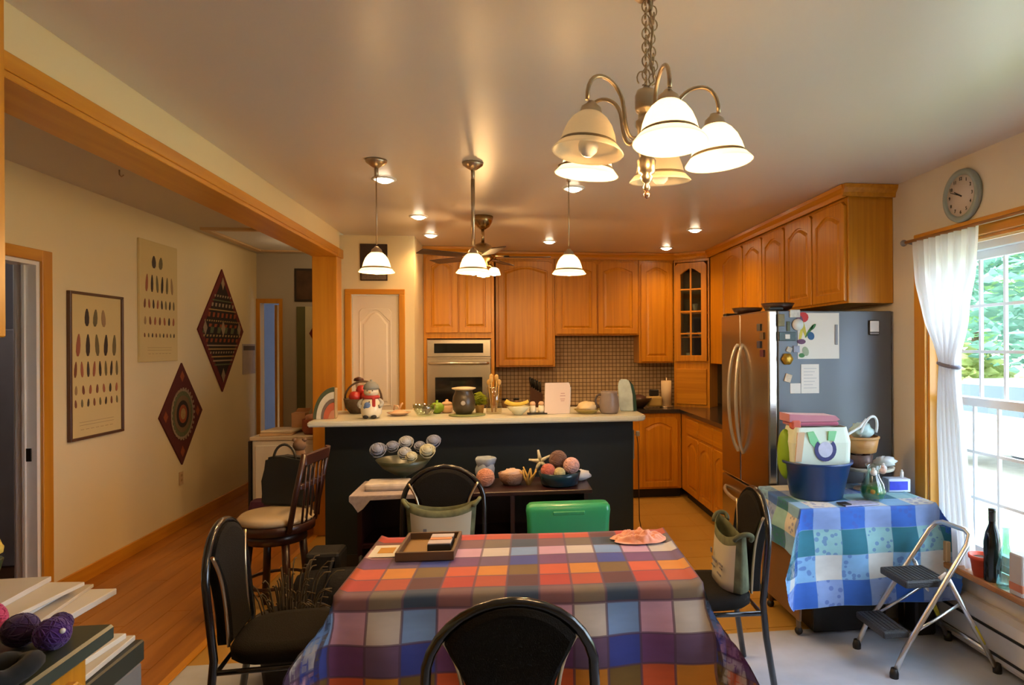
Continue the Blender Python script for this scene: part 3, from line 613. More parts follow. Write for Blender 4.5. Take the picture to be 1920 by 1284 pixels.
# shell dish
t = thing('butter_dish', 'shallow peach dish with curled handles, right of the snowman', 'dish', (-.79, 5.05, Z))
pe = M('peach_ceramic', (.66,.42,.26), .25)
b = nb(); lathe(b, [(.03, 0), (.05, .004), (.085, .022), (.088, .024), (.06, .022), (.04, .034), (.014, .044), (.001, .045)], n=28); obj('dish', b, pe, t)
b = nb(); tube(b, [(-.035, 0, .04), (-.03, 0, .075), (-.005, 0, .07), (.005, 0, .045)], .007); tube(b, [(.005, 0, .045), (.02, 0, .085), (.03, 0, .09)], .007); obj('handle', b, pe, t)
# glass bowl + green pepper + small dish
t = thing('glass_fruit_bowl', 'clear ribbed glass bowl right of the peach dish', 'bowl', (-.600, 4.99, Z))
b = nb(); lathe(b, [(.035, 0), (.05, .006), (.078, .05), (.082, .085), (.078, .085), (.072, .05), (.045, .012)], n=32, ripple=.025, rn=16); obj('bowl', b, GLASS('ribbed_glass', (.86,.92,.80), .18), t)
b = nb(); lathe(b, [(.022, 0), (.05, .03), (.052, .055), (.028, .08), (.008, .082), (.008, .10), (.001, .10)], n=20, ripple=.10, rn=4); one('green_pepper', b, M('pepper_green', (.20,.36,.03), .25), 'green pepper beside the ribbed glass bowl', 'pepper', loc=(-.525, 5.16, Z))
b = nb(); sph(b, (0, 0, .031), .032, n=16, sz=.95); one('dark_plum', b, M('plum_dark', (.08,.03,.03), .3), 'small dark plum behind the ribbed glass bowl', 'fruit', loc=(-.60, 5.13, Z))
t = thing('sugar_bowl', 'small peach lidded sugar bowl before the oven', 'bowl', (-.455, 5.20, Z))
b = nb(); lathe(b, [(.03, 0), (.045, .01), (.052, .04), (.045, .062)], n=24); obj('bowl', b, pe, t)
b = nb(); lathe(b, [(.047, .063), (.035, .080), (.012, .088), (.012, .10), (.001, .104)], n=20); obj('lid', b, pe, t)
# dark crock on green mat
b = nb(); lathe(b, [(.13, 0), (.135, .006), (.12, .008), (.001, .008)], n=32); one('round_trivet', b, M('green_mat', (.22,.26,.10), .6), 'flat green round mat under the dark crock', 'mat', loc=(-.29, 4.98, Z))
t = thing('utensil_crock', 'dark stoneware crock with cream lid in the middle of the island', 'crock', (-.315, 5.01, Z+.0085))
b = nb(); lathe(b, [(.055, 0), (.078, .03), (.085, .08), (.078, .13), (.062, .165), (.066, .175)], n=32); obj('pot', b, M('dark_stoneware', (.055,.04,.022), .3, var=.4, vs=18), t)
b = nb(); lathe(b, [(.064, .176), (.088, .186), (.088, .192), (.05, .198), (.001, .20)], n=32); obj('lid', b, M('lid_cream', (.68,.55,.36), .4), t)
b = nb(); sph(b, (0, -.084, .085), .017, sy=.3, n=12); obj('emblem', b, M('emblem_grey', (.42,.40,.38), .4), t)
# plant + glass jar of golden flowers
t = thing('potted_herb', 'yellow-green leafy herb right of the dark crock', 'plant', (-.205, 5.12, Z))
b = nb(); lathe(b, [(.028, 0), (.036, .06), (.038, .062), (.03, .055)], n=20); obj('pot', b, M('pot_ochre', (.45,.26,.06), .5), t)
b = foliage(90, (0, 0, .105), .05, .05, 1.0); obj('foliage', b, TRANSLUCENT('herb_leaf', (.38,.44,.05), .4), t)['kind'] = 'stuff'
t = thing('spaghetti_jar', 'tall glass jar holding golden wooden spoons on the island', 'jar', (-.095, 5.08, Z))
b = nb(); lathe(b, [(.055, 0), (.06, .01), (.06, .19), (.052, .20), (.049, .20), (.056, .185), (.056, .012), (.001, .008)], n=28); obj('jar', b, GLASS('jar_glass', (.95,.93,.85), .12), t)
sp = M('golden_wood', (.60,.38,.12), .5)
for k in range(6):
    a = k*1.05; b = nb(); x, y = .030*math.cos(a), .030*math.sin(a); tube(b, [(x*.5, y*.5, .012), (x, y, .12), (x*1.25, y*1.25, .215+.02*(k % 3))], .0045)
    sph(b, (x*1.3, y*1.3, .235+.02*(k % 3)), .016, sz=1.4, sy=.5, n=10)
    one('wooden_spoon', b, sp, ['golden wooden spoon at the right side of the tall glass jar', 'golden wooden spoon at the jar right rear', 'golden wooden spoon at the jar left rear, rising highest', 'golden wooden spoon at the far left of the glass jar', 'golden wooden spoon at the front left of the glass jar', 'golden wooden spoon at the front right of the glass jar'][k], 'spoon', 'wooden spoons in the glass jar', loc=(-.095, 5.08, Z))
# banana bowl
t = thing('ceramic_bowl', 'cream flared bowl of bananas on the island front edge', 'bowl', (.085, 4.95, Z))
b = nb(); lathe(b, [(.03, 0), (.035, .008), (.06, .03), (.088, .062), (.084, .063), (.05, .032), (.001, .018)], n=28); obj('bowl', b, M('pale_bowl', (.66,.66,.48), .25), t)
ban = M('banana_yellow', (.66,.46,.06), .45, var=.15, vs=20)
for k in range(3):
    b = nb(); pts = bez((-.095, -.02+.025*k, .092), (-.06, -.02+.025*k, .060-.0*k), (.02, -.02+.025*k, .055), (.075, -.02+.025*k, .09), 10); tube(b, pts, .0165, 8, r2=.010)
    one('banana', b, ban, ['front banana in the cream flared bowl', 'middle banana in the cream flared bowl', 'rear banana in the cream flared bowl'][k], 'banana', 'bananas in the cream bowl', loc=(.085, 4.95, Z+.01))
# shakers on dark tray
b = nb(); box(b, -.075, .075, -.035, .035, 0, .010, bev=.003); one('shaker_tray', b, dark, 'thin black tray under the salt and pepper shakers', 'tray', loc=(.225, 4.98, Z))
for k, x in enumerate((.192, .256)):
    t = thing('shaker', ['white shaker with peach top, left on the black tray', 'white shaker with peach top, right on the black tray'][k], 'shaker', (x, 4.98, Z+.0105), group='salt and pepper shakers')
    b = nb(); lathe(b, [(.022, 0), (.026, .02), (.020, .055)], n=18); obj('body', b, cream, t)
    b = nb(); lathe(b, [(.021, .056), (.022, .07), (.014, .082), (.001, .084)], n=18); obj('cap', b, pe, t)
# white box / card with faint lines
t = thing('folded_card', 'white box-shaped sign with faint pink lettering on the island', 'card', (.382, 4.97, Z), .12)
b = nb(); prism(b, [(-.105, 0), (.085, 0), (.095, .21), (.085, .232), (-.095, .232)], -.004, .004, 'xz'); bmesh.ops.rotate(b, verts=b.verts[:], cent=(0,0,0), matrix=Matrix.Rotation(-.10, 3, 'X')); obj('front_sheet', b, M('card_pinkish', (.74,.62,.55), .6, var=.03), t)
b = nb(); prism(b, [(-.09, 0), (.10, 0), (.108, .195), (-.088, .215)], .045, .05, 'xz'); obj('back_sheet', b, paper, t)
b = nb()
for k, (z, w_) in enumerate(((.150, .030), (.132, .040), (.108, .036), (.095, .028))): box(b, .010-w_/2+.02, .010+w_/2+.02, -.0225-.004-z*.1+.018, -.0215-.004-z*.1+.018, z, z+.006)
obj('printed_lines', b, M('print_pink', (.50,.33,.32), .6), t)
# yellow dish, pitcher, bag
t = thing('yellow_cloth_dish', 'yellow dish heaped with a crumpled cloth right of the sign', 'dish', (.60, 4.98, Z))
b = nb(); lathe(b, [(.06, 0), (.10, .03), (.105, .032), (.06, .012)], n=28); obj('dish', b, M('dish_yellow', (.60,.48,.16), .35), t)
b = nb(); sph(b, (0, 0, .045), .078, sz=.55, n=20, rough=.14); obj('cloth', b, M('cloth_cream', (.72,.58,.34), .8), t)
t = thing('grey_pitcher', 'grey and mauve stoneware pitcher near the island right end', 'pitcher', (.762, 4.94, Z))
b = nb(); lathe(b, [(.058, 0), (.072, .02), (.076, .06), (.070, .11), (.060, .145), (.063, .165), (.058, .165), (.055, .14), (.06, .02), (.001, .01)], n=28); obj('body', b, M('grey_stoneware', (.26,.21,.20), .3, var=.35, vs=9), t)
b = nb(); tube(b, bez((-.062, 0, .14), (-.115, 0, .15), (-.115, 0, .05), (-.07, 0, .045), 10), .008); obj('handle', b, M('pitcher_handle', (.08,.06,.05), .4), t)
t = thing('coffee_bag', 'pale blue-white printed bag with dark green side at island right end', 'bag', (.925, 5.10, Z), -.15)
b = nb(); prism(b, [(-.055, 0), (.05, 0), (.045, .12), (.03, .20), (.01, .245), (-.055, .245), (-.068, .20), (-.062, .10)], -.035, .035, 'xz'); bmesh.ops.bevel(b, geom=b.edges[:], offset=.008, segments=2, affect='EDGES'); obj('bag', b, M('bag_paleblue', (.55,.66,.66), .35, var=.35, vs=16), t)
b = nb(); prism(b, [(.052, 0), (.075, .005), (.070, .12), (.05, .20), (.012, .247), (.032, .20), (.047, .12)], -.03, .03, 'xz'); obj('side_gusset', b, M('bag_darkgreen', (.015,.06,.045), .4), t)
# on the back counter
t = thing('knife_block', 'dark wooden knife block with black knife handles on back counter', 'knife block', (.31, 7.10, .92))
b = nb(); prism(b, [(-.06, 0), (.07, 0), (.07, .15), (-.06, .23)], -.05, .05, 'xz'); obj('block', b, M('block_wood', (.09,.035,.015), .4), t)
for k in range(5): b = nb(); tube(b, [(-.045+.022*k, (k % 2)*.03-.015, .225-.013*k), (-.065+.026*k, (k % 2)*.03-.015, .33-.012*k)], .011); obj('knife_handle', b, dark, t)
t = thing('paper_towel_holder', 'upright paper towel roll on the back counter corner', 'paper towels', (1.70, 7.0, .92))
b = nb(); cyl(b, (0, 0, .012), .055, .27, 24); obj('roll', b, M('towel_cream', (.75,.60,.40), .8), t)
b = nb(); cyl(b, (0, 0, 0), .075, .011, 24); cyl(b, (0, 0, .005), .01, .31, 12); obj('stand', b, nickel, t)
t = thing('dark_bowl', 'dark bowl with fruit on the back counter behind the pitcher', 'bowl', (1.38, 6.95, .92))
b = nb(); lathe(b, [(.06, 0), (.13, .07), (.15, .11), (.14, .11), (.10, .05)], n=28); obj('bowl', b, M('bowl_brown', (.05,.025,.012), .3), t)
b = nb(); sph(b, (0, 0, .09), .10, sz=.5, n=18, rough=.08); obj('contents', b, M('contents_dark', (.08,.03,.02), .6), t)
t = thing('toaster', 'small dark toaster beside the paper towel roll', 'toaster', (1.56, 6.98, .92))
b = nb(); box(b, -.08, .08, -.06, .06, .01, .12, bev=.02, seg=2); obj('body', b, M('butter_yellow', (.50,.36,.12), .35), t)
b = nb(); box(b, -.05, .05, -.02, .02, .121, .19, bev=.008); obj('slice', b, dark, t)
b = nb(); lathe(b, [(.05, 0), (.055, .02), (.04, .1), (.02, .16), (.02, .21), (.001, .215)], n=20); one('oil_bottle', b, M('bottle_amber', (.55,.40,.20), .25), 'pale bottle on the right counter beside the refrigerator', 'bottle', loc=(1.93, 5.05, .92))
for k in range(3):
    t = thing('spice_jar', ['spice jar left of the knife block', 'spice jar right of the knife block', 'spice jar farthest left on back counter beside the oven'][k], 'jar', ((.10, .50, -.02)[k], 7.1, .92))
    b = nb(); cyl(b, (0,0,0), .03, .09, 18); obj('jar', b, M('spice', (.35,.22,.10), .4), t); b = nb(); cyl(b, (0,0,.091), .031, .02, 18); obj('lid', b, dark, t)
# island end: cord and towel
t = thing('power_cord', 'thin cord with white plug hanging at the island right end', 'cord', (1.02, 5.2, 0))
b = nb(); tube(b, [(-.03, 0, .86), (0, 0, .88), (.012, 0, .80), (.015, 0, .5), (.02, 0, .2), (.04, -.1, .01), (.12, -.4, .008), (.25, -1.0, .008)], .004); obj('cord', b, M('cord_brown', (.12,.06,.04), .5), t)
b = nb(); box(b, -.005, .025, -.012, .012, .86, .90, bev=.005); obj('plug', b, white, t)
b = nb(); box(b, -.012, .012, -.05, .05, .70, .93, bev=.006); one('dish_towel', b, M('towel_grey', (.36,.38,.40), .9), 'small grey towel hanging on the island right end panel', 'towel', loc=(.962, 5.10, 0))
# pictures above pantry door
t = thing('wall_plaque', 'small dark woven panel above the pantry door, behind the pendant', 'wall hanging', (-1.165, 6.12, 2.33))
b = nb(); box(b, -.117, .117, -.018, -.001, -.163, .163, bev=.003); obj('panel', b, M('dark_brown_weave', (.035,.018,.012), .8, var=.5, vs=60), t)
b = nb(); box(b, -.105, .105, -.021, -.0182, -.155, -.06, bev=.001); obj('grey_panel', b, M('weave_grey', (.14,.10,.075), .8, var=.5, vs=90), t)

# ================================================================ REFRIGERATOR
X0 = 1.66
t = thing('refrigerator', 'stainless steel french-door refrigerator with dark grey side', 'refrigerator', (2.0, 3.93, 0), world=True)
b = nb(); box(b, X0, 2.405, 3.93, 4.835, .02, 1.785, bev=.004); obj('body', b, fridgegrey, t)
def fdoor(y0, y1, z0, z1, nm='door'):
    b = nb(); box(b, 1.598, X0-.004, y0, y1, z0, z1, bev=.010, seg=2); return obj(nm, b, steel, t)
d1 = fdoor(3.932, 4.430, .64, 1.79); d2 = fdoor(4.436, 4.833, .64, 1.79); d3 = fdoor(3.932, 4.833, .05, .63, 'freezer_drawer')
for d, y in ((d1, 4.385), (d2, 4.48)):
    b = nb(); s_ = -1 if y < 4.43 else 1
    tube(b, bez((1.60, y, 1.58), (1.52, y+s_*.035, 1.50), (1.52, y+s_*.035, .95), (1.60, y, .84), 18), .012, 10); obj('handle', b, M('fridge_handle', (.70,.66,.60), .3, .8) if y < 4.43 else bpy.data.materials['fridge_handle'], d)
b = nb(); tube(b, bez((1.60, 4.02, .545), (1.52, 4.08, .52), (1.52, 4.68, .52), (1.60, 4.75, .545), 18), .012, 10); obj('handle', b, bpy.data.materials['fridge_handle'], d3)
b = nb(); box(b, 1.60, 2.39, 3.935, 4.83, 0, .019); obj('base', b, dark, t)
b = nb(); box(b, 1.61, 1.70, 3.94, 4.02, 1.7915, 1.81, bev=.004); box(b, 1.61, 1.70, 4.75, 4.83, 1.7915, 1.81, bev=.004); obj('hinge_cover', b, dark, t)
bw = M('dark_wood_bowl', (.05,.018,.008), .4)
for (x, y, r, lb) in ((1.73, 4.10, .105, 'dark wooden bowl on refrigerator top, nearer one'), (1.72, 4.62, .11, 'dark wooden bowl on refrigerator top, farther one')):
    b = nb(); lathe(b, [(r*.45, 0), (r*.8, .02), (r, .055), (r*.94, .055), (r*.7, .022), (.001, .012)], n=28); one('wooden_bowl', b, bw, lb, 'bowl', loc=(x, y, 1.7865 if y > 4.05 else 1.811))
FY = 3.9285
def flat(name, x0, x1, z0, z1, m, lb, cat, th=.002, rot=0, parent=None, y=FY):
    b = nb(); box(b, x0, x1, y-th, y, z0, z1, rot=Matrix.Rotation(rot, 3, 'Y') if rot else None, bev=min(.002, th*.4)); return tag(obj(name, b, m), lb, cat)
t = thing('flower_drawing', 'white paper with painted red, yellow and blue flowers on refrigerator side', 'drawing', (1.92, FY, 1.63))
b = nb(); box(b, -.135, .135, -.002, 0, -.142, .142); obj('sheet', b, paper, t)
b = nb(); y = -.0035
def blob(cx_, cz, rx, rz_, mi, a=0):
    pts = [(cx_+rx*math.cos(u)*math.cos(a)-rz_*math.sin(u)*math.sin(a), cz+rx*math.cos(u)*math.sin(a)+rz_*math.sin(u)*math.cos(a)) for u in [2*PI*i/12 for i in range(12)]]
    prism(b, pts, -.0035-.0002*mi, -.0021, 'xz', mi)
for a in ((-.100, .115, .035, .032, 0, 0), (-.122, .10, .02, .028, 4, .3), (-.095, .045, .010, .06, 1, .25), (-.115, .01, .009, .05, 1, -.2), (-.06, .03, .008, .05, 2, -.6), (-.05, .0, .022, .026, 3, .4), (-.035, .055, .010, .025, 2, -.7), (-.112, -.035, .028, .016, 4, 0), (-.085, -.095, .02, .03, 5, .3), (-.11, -.12, .02, .014, 2, 0)): blob(*a)
obj('painted_flowers', b, [M('paint_red', (.60,.05,.06), .7), M('paint_yellow', (.65,.58,.10), .7), M('paint_green', (.06,.22,.08), .7), M('paint_blue', (.03,.12,.30), .7), M('paint_purple', (.15,.07,.16), .7), M('paint_sage', (.35,.45,.33), .7)], t)
b = nb(); box(b, .105, .125, -.0062, -.0022, -.055, .07, bev=.002); obj('magnet_bar', b, M('magnet_grey', (.25,.27,.32), .4), t)
t = thing('dock_switch', 'white framed light-bulb magnet high on refrigerator side at right', 'magnet', (2.283, FY, 1.68))
b = nb(); box(b, -.034, .034, -.012, 0, -.046, .046, bev=.008, seg=2); obj('frame', b, M('magnet_black', (.03,.03,.035), .4), t)
b = nb(); box(b, -.029, .029, -.014, -.0122, -.026, .042, bev=.002); obj('face', b, M('magnet_white', (.85,.87,.9), .4), t)
b = nb(); box(b, -.029, .029, -.014, -.0122, -.041, -.031, bev=.001); obj('label_strip', b, M('magnet_label', (.35,.37,.40), .4), t)
t = thing('note_paper', 'white typed note below the flower drawing', 'note', (1.864, FY, 1.365))
b = nb(); box(b, -.058, .058, -.002, 0, -.09, .09); obj('sheet', b, paper, t)
b = nb()
for k in range(7): box(b, -.042, .042-(k % 3)*.012, -.0027, -.0021, .062-k*.02, .065-k*.02)
obj('text_lines', b, M('ink_grey', (.45,.47,.52), .7), t)
flat('note_paper', 1.735, 1.803, 1.275, 1.338, paper, 'small blank square note left of the typed note', 'note')
mg = [(1.657, 1.70, 1.69, 1.765, (.20,.16,.05), 'olive rectangular magnet at the top left edge', 0), (1.733, 1.80, 1.744, 1.792, (.62,.62,.60), 'small white card magnet above the round plate magnet', 0), (1.664, 1.772, 1.60, 1.655, (.05,.09,.10), 'dark teal magnet with white centre in second row', 0),
      (1.712, 1.745, 1.53, 1.562, (.45,.42,.36), 'tiny beige magnet above the brass magnet', .4), (1.756, 1.796, 1.528, 1.57, (.28,.32,.46), 'lavender blue magnet beside the tiny beige one', 0), (1.70, 1.742, 1.346, 1.396, (.62,.50,.36), 'small tan magnet lowest on the refrigerator side', .3), (1.715, 1.735, 1.66, 1.72, (.07,.09,.03), 'narrow dark green magnet between olive and plate magnets', 0)]
for x0, x1, z0, z1, c, lb, ro in mg: flat('fridge_magnet', x0, x1, z0, z1, M('magnet_face', c, .4, var=.4, vs=70), lb, 'magnet', th=.007, rot=ro)
b = nb(); box(b, 1.702, 1.732, FY-.0095, FY-.0072, 1.612, 1.64); tag(obj('sticker', b, paper), 'white sticker at the centre of the teal magnet', 'sticker')
b = nb(); lathe(b, [(.001, 0), (.036, 0), (.036, .004), (.026, .008), (.001, .006)], (0, 0, 0), n=24, axis='y'); o = one('plate_magnet', b, M('plate_white', (.72,.74,.74), .3, var=.15, vs=50), 'round white plate magnet left of the flower drawing', 'magnet', loc=(1.785, FY-.008, 1.70))
b = nb(); lathe(b, [(.001, 0), (.034, 0), (.036, .008), (.020, .014), (.001, .014)], n=20, axis='y', ripple=.08, rn=6); o = one('brass_magnet', b, M('magnet_brass', (.45,.26,.03), .3, .6, var=.5, vs=60), 'golden turtle-shaped magnet below the teal magnet', 'magnet', loc=(1.715, FY-.014, 1.488))
# magnets on the front
for k in range(4):
    b = nb(); box(b, 1.588, 1.597, 4.00+.05*(k % 2), 4.05+.05*(k % 2), 1.50+.055*k, 1.545+.055*k, bev=.002); tag(obj('fridge_magnet', b, M('front_magnet', [(.12,.03,.06), (.05,.06,.12), (.16,.10,.05), (.10,.10,.10)][k], .5)), ['maroon', 'navy', 'tan', 'grey'][k]+' magnet on the refrigerator front near its top corner', 'magnet')
#@@PART3
# ================================================================ DINING TABLE + CLOTH
TC = (.062, 2.555); TR = math.radians(-2.2)
t = thing('dining_table', 'rectangular dining table hidden under the plaid cloth', 'table', (*TC, 0), TR)
b = nb(); box(b, -.60, .60, -.34, .34, .715, .745, bev=.004); obj('tabletop', b, oakx, t)
b = nb(); box(b, -.54, .54, -.29, .29, .66, .714); obj('apron', b, oakx, t)
for sx_ in (-.52, .52):
    for sy in (-.27, .27): b = nb(); lathe(b, [(.022, 0), (.026, .1), (.03, .5), (.032, .659)], (sx_, sy, 0), n=16); obj('leg', b, oak, t)
def cloth_obj(name, L, Wd, ztop, dropf, cell, colors, nx, ny, sub, lab, line, loc, rz, ox=0, oy=0, extra=None, ripple=.012, cut=None):
    "flat cloth of nx*ny cells laid over a L*Wd top and bent over its edges; dropf scales the fall"
    b = nb(); cl = b.loops.layers.color.new('pattern'); uv = b.loops.layers.uv.new('weave')
    NX, NY = nx*sub, ny*sub; hx_, hy_ = L/2, Wd/2; grid = []; out = {}
    for j in range(NY+1):
        row = []
        for i in range(NX+1):
            u, v = (i/NX-.5)*nx*cell+ox, (j/NY-.5)*ny*cell+oy
            du, dv = max(abs(u)-hx_, 0), max(abs(v)-hy_, 0)
            if cut:
                q = cut(u, v); out[(i, j)] = q < 1
                if q < 1: du *= q; dv *= q
            su, sv = (1 if u > 0 else -1), (1 if v > 0 else -1)
            wob = ripple*(math.sin(u*19+v*5)+.6*math.sin(v*23+1))
            if du == 0 and dv == 0: x, y, z = u, v, ztop+.0015*math.sin(u*9)*math.sin(v*11+1)
            else:
                d = max(du, dv); c = min(du, dv); k = min(1, d/.05)
                z = ztop-d*dropf(u, v)+.010*(1-k)
                fl = .10*d+wob*min(1, d/.12)
                x = (su*(hx_+fl+c*.42) if du > 0 else u*(1+.05*d))
                y = (sv*(hy_+fl+c*.42) if dv > 0 else v*(1+.05*d))
                z -= c*.10
            row.append(b.verts.new((x, y, z)))
        grid.append(row)
    for j in range(NY):
        for i in range(NX):
            if cut and all(out[k_] for k_ in ((i, j), (i+1, j), (i+1, j+1), (i, j+1))): continue
            f = b.faces.new((grid[j][i], grid[j][i+1], grid[j+1][i+1], grid[j+1][i])); f.smooth = True
            c = colors(i//sub, j//sub)
            for lp, (a, e) in zip(f.loops, ((i, j), (i+1, j), (i+1, j+1), (i, j+1))):
                lp[cl] = (*c, 1); lp[uv].uv = (a/sub, e/sub)
    bmesh.ops.delete(b, geom=[v for v in b.verts if not v.link_faces], context='VERTS')
    m = bpy.data.materials.new(name+'_fabric'); n, l, p = nodes(m)
    at = n.new('ShaderNodeVertexColor'); at.layer_name = 'pattern'; uvn = n.new('ShaderNodeUVMap'); uvn.uv_map = 'weave'
    br = n.new('ShaderNodeTexBrick'); br.offset = 0; br.inputs['Scale'].default_value = 1; br.inputs['Brick Width'].default_value = 1; br.inputs['Row Height'].default_value = 1
    br.inputs['Mortar Size'].default_value = line[1]; br.inputs['Mortar Smooth'].default_value = .3
    l.new(uvn.outputs[0], br.inputs[0]); mx = n.new('ShaderNodeMix'); mx.data_type = 'RGBA'; mx.inputs[7].default_value = (*line[0], 1)
    mm = n.new('ShaderNodeMath'); mm.operation = 'MULTIPLY'; mm.inputs[1].default_value = line[2]; l.new(br.outputs['Fac'], mm.inputs[0])
    no = n.new('ShaderNodeTexNoise'); no.inputs['Scale'].default_value = 14; no.inputs['Detail'].default_value = 3
    hs = n.new('ShaderNodeMix'); hs.data_type = 'RGBA'; hs.blend_type = 'MULTIPLY'; hs.inputs[0].default_value = .25
    l.new(at.outputs[0], hs.inputs[6]); l.new(no.outputs[0], hs.inputs[7])
    l.new(hs.outputs[2], mx.inputs[6]); l.new(mm.outputs[0], mx.inputs[0])
    last = mx.outputs[2]
    if extra: last = extra(n, l, last, uvn)
    l.new(last, p.inputs['Base Color']); p.inputs['Roughness'].default_value = .8; p.inputs['Sheen Weight'].default_value = .1
    o = obj(name, b, m); o.location = loc; o.rotation_euler = (0, 0, rz); return tag(o, *lab)
ROWC = {'y': [(.88,.38,.19), (.88,.56,.15), (.50,.38,.15)], 'r': [(.76,.24,.15), (.76,.32,.16), (.38,.18,.18)], 'g': [(.50,.34,.36), (.48,.42,.36), (.20,.28,.38)],
        'c': [(.84,.66,.76), (.84,.80,.76), (.50,.64,.84)], 'p': [(.48,.28,.48), (.46,.35,.48), (.24,.29,.64)]}
seq = ['y', 'p', 'c', 'g', 'r']      # front (low v) to back
def din(i, j):
    k = (j-3) % 5    # row index relative to the front fold
    row = {0: 'g', 1: 'r', 2: 'y', 3: 'p', 4: 'c'}[k]
    return ROWC[row][(i-3) % 3]
NXc, NYc = 17, 13
cloth_obj('tablecloth', 1.215, .705, .762, lambda u, v: .92 if abs(u) <= .61 else .9, .1105, din, NXc, NYc, 4,
          ('plaid tablecloth of orange, yellow, purple and blue squares on the dining table', 'tablecloth'), ((.10,.05,.09), .045, .75), (*TC, 0), TR, ox=.0, oy=-.01)
# things on the dining table
Zt = .7655
t = thing('paper_card', 'white card with an orange square at the table back left corner', 'card', (-.475, 2.71, Zt), TR)
b = nb(); box(b, -.065, .065, -.075, .075, 0, .003); obj('sheet', b, paper, t)
b = nb(); box(b, -.028, .032, -.03, .04, .0031, .0042); obj('orange_square', b, M('card_orange', (.60,.30,.03), .6), t)
t = thing('wooden_tray', 'shallow dark-rimmed tray box beside the white card', 'tray', (-.305, 2.71, Zt), TR)
tm = M('tray_dark', (.11,.055,.025), .5); tin = M('tray_inner', (.30,.16,.04), .6)
b = nb(); box(b, -.105, .105, -.13, .13, 0, .008); obj('base', b, tin, t)
b = nb()
for a in ((-.11, .11, -.14, -.128), (-.11, .11, .128, .14), (-.11, -.098, -.128, .128), (.098, .11, -.128, .128)): box(b, *a, 0, .034, bev=.002)
obj('rim', b, tm, t)
t = thing('card_box', 'small dark box with a pale orange-topped card inside the tray', 'box', (-.262, 2.715, Zt+.009), TR)
b = nb(); box(b, -.045, .045, -.07, .07, 0, .030, bev=.003); obj('box', b, dark, t)
b = nb(); box(b, -.044, .044, -.068, -.005, .0305, .034); box(b, -.044, .044, .02, .066, .0305, .034); obj('card', b, M('card_lilac', (.52,.46,.50), .6), t)
b = nb(); box(b, -.042, .042, -.02, .01, .0341, .036); obj('orange_band', b, M('card_orange2', (.6,.25,.10), .6), t)
t = thing('folded_scarf', 'peach-pink silky scarf bundled at the table back right corner', 'scarf', (.545, 2.74, Zt))
b = nb(); sm = M('peach_silk', (.80,.30,.18), .35, var=.3, vs=25, sheen=.5)
import mathutils
G = []
for j in range(31):
    row = []
    for i in range(45):
        u, v = i/44*2-1, j/30*2-1; rr = min(1, (u*u+v*v)**.5)
        nz_ = mathutils.noise.noise(Vector((u*3.2, v*2.6, 3.1)))*.022+abs(mathutils.noise.noise(Vector((u*5+v*3, v*4, 8.4))))*.030
        e_ = 1+.14*mathutils.noise.noise(Vector((u*2, v*2, 1)))
        row.append(b.verts.new((u*.115*e_*math.sqrt(1-v*v*.45), v*.085*e_*math.sqrt(1-u*u*.45), .004+(.012+nz_)*(1-rr**4)+.010*(1-rr))))
    G.append(row)
for j in range(30):
    for i in range(44): f = b.faces.new((G[j][i], G[j][i+1], G[j+1][i+1], G[j+1][i])); f.smooth = True
obj('bundle', b, sm, t)

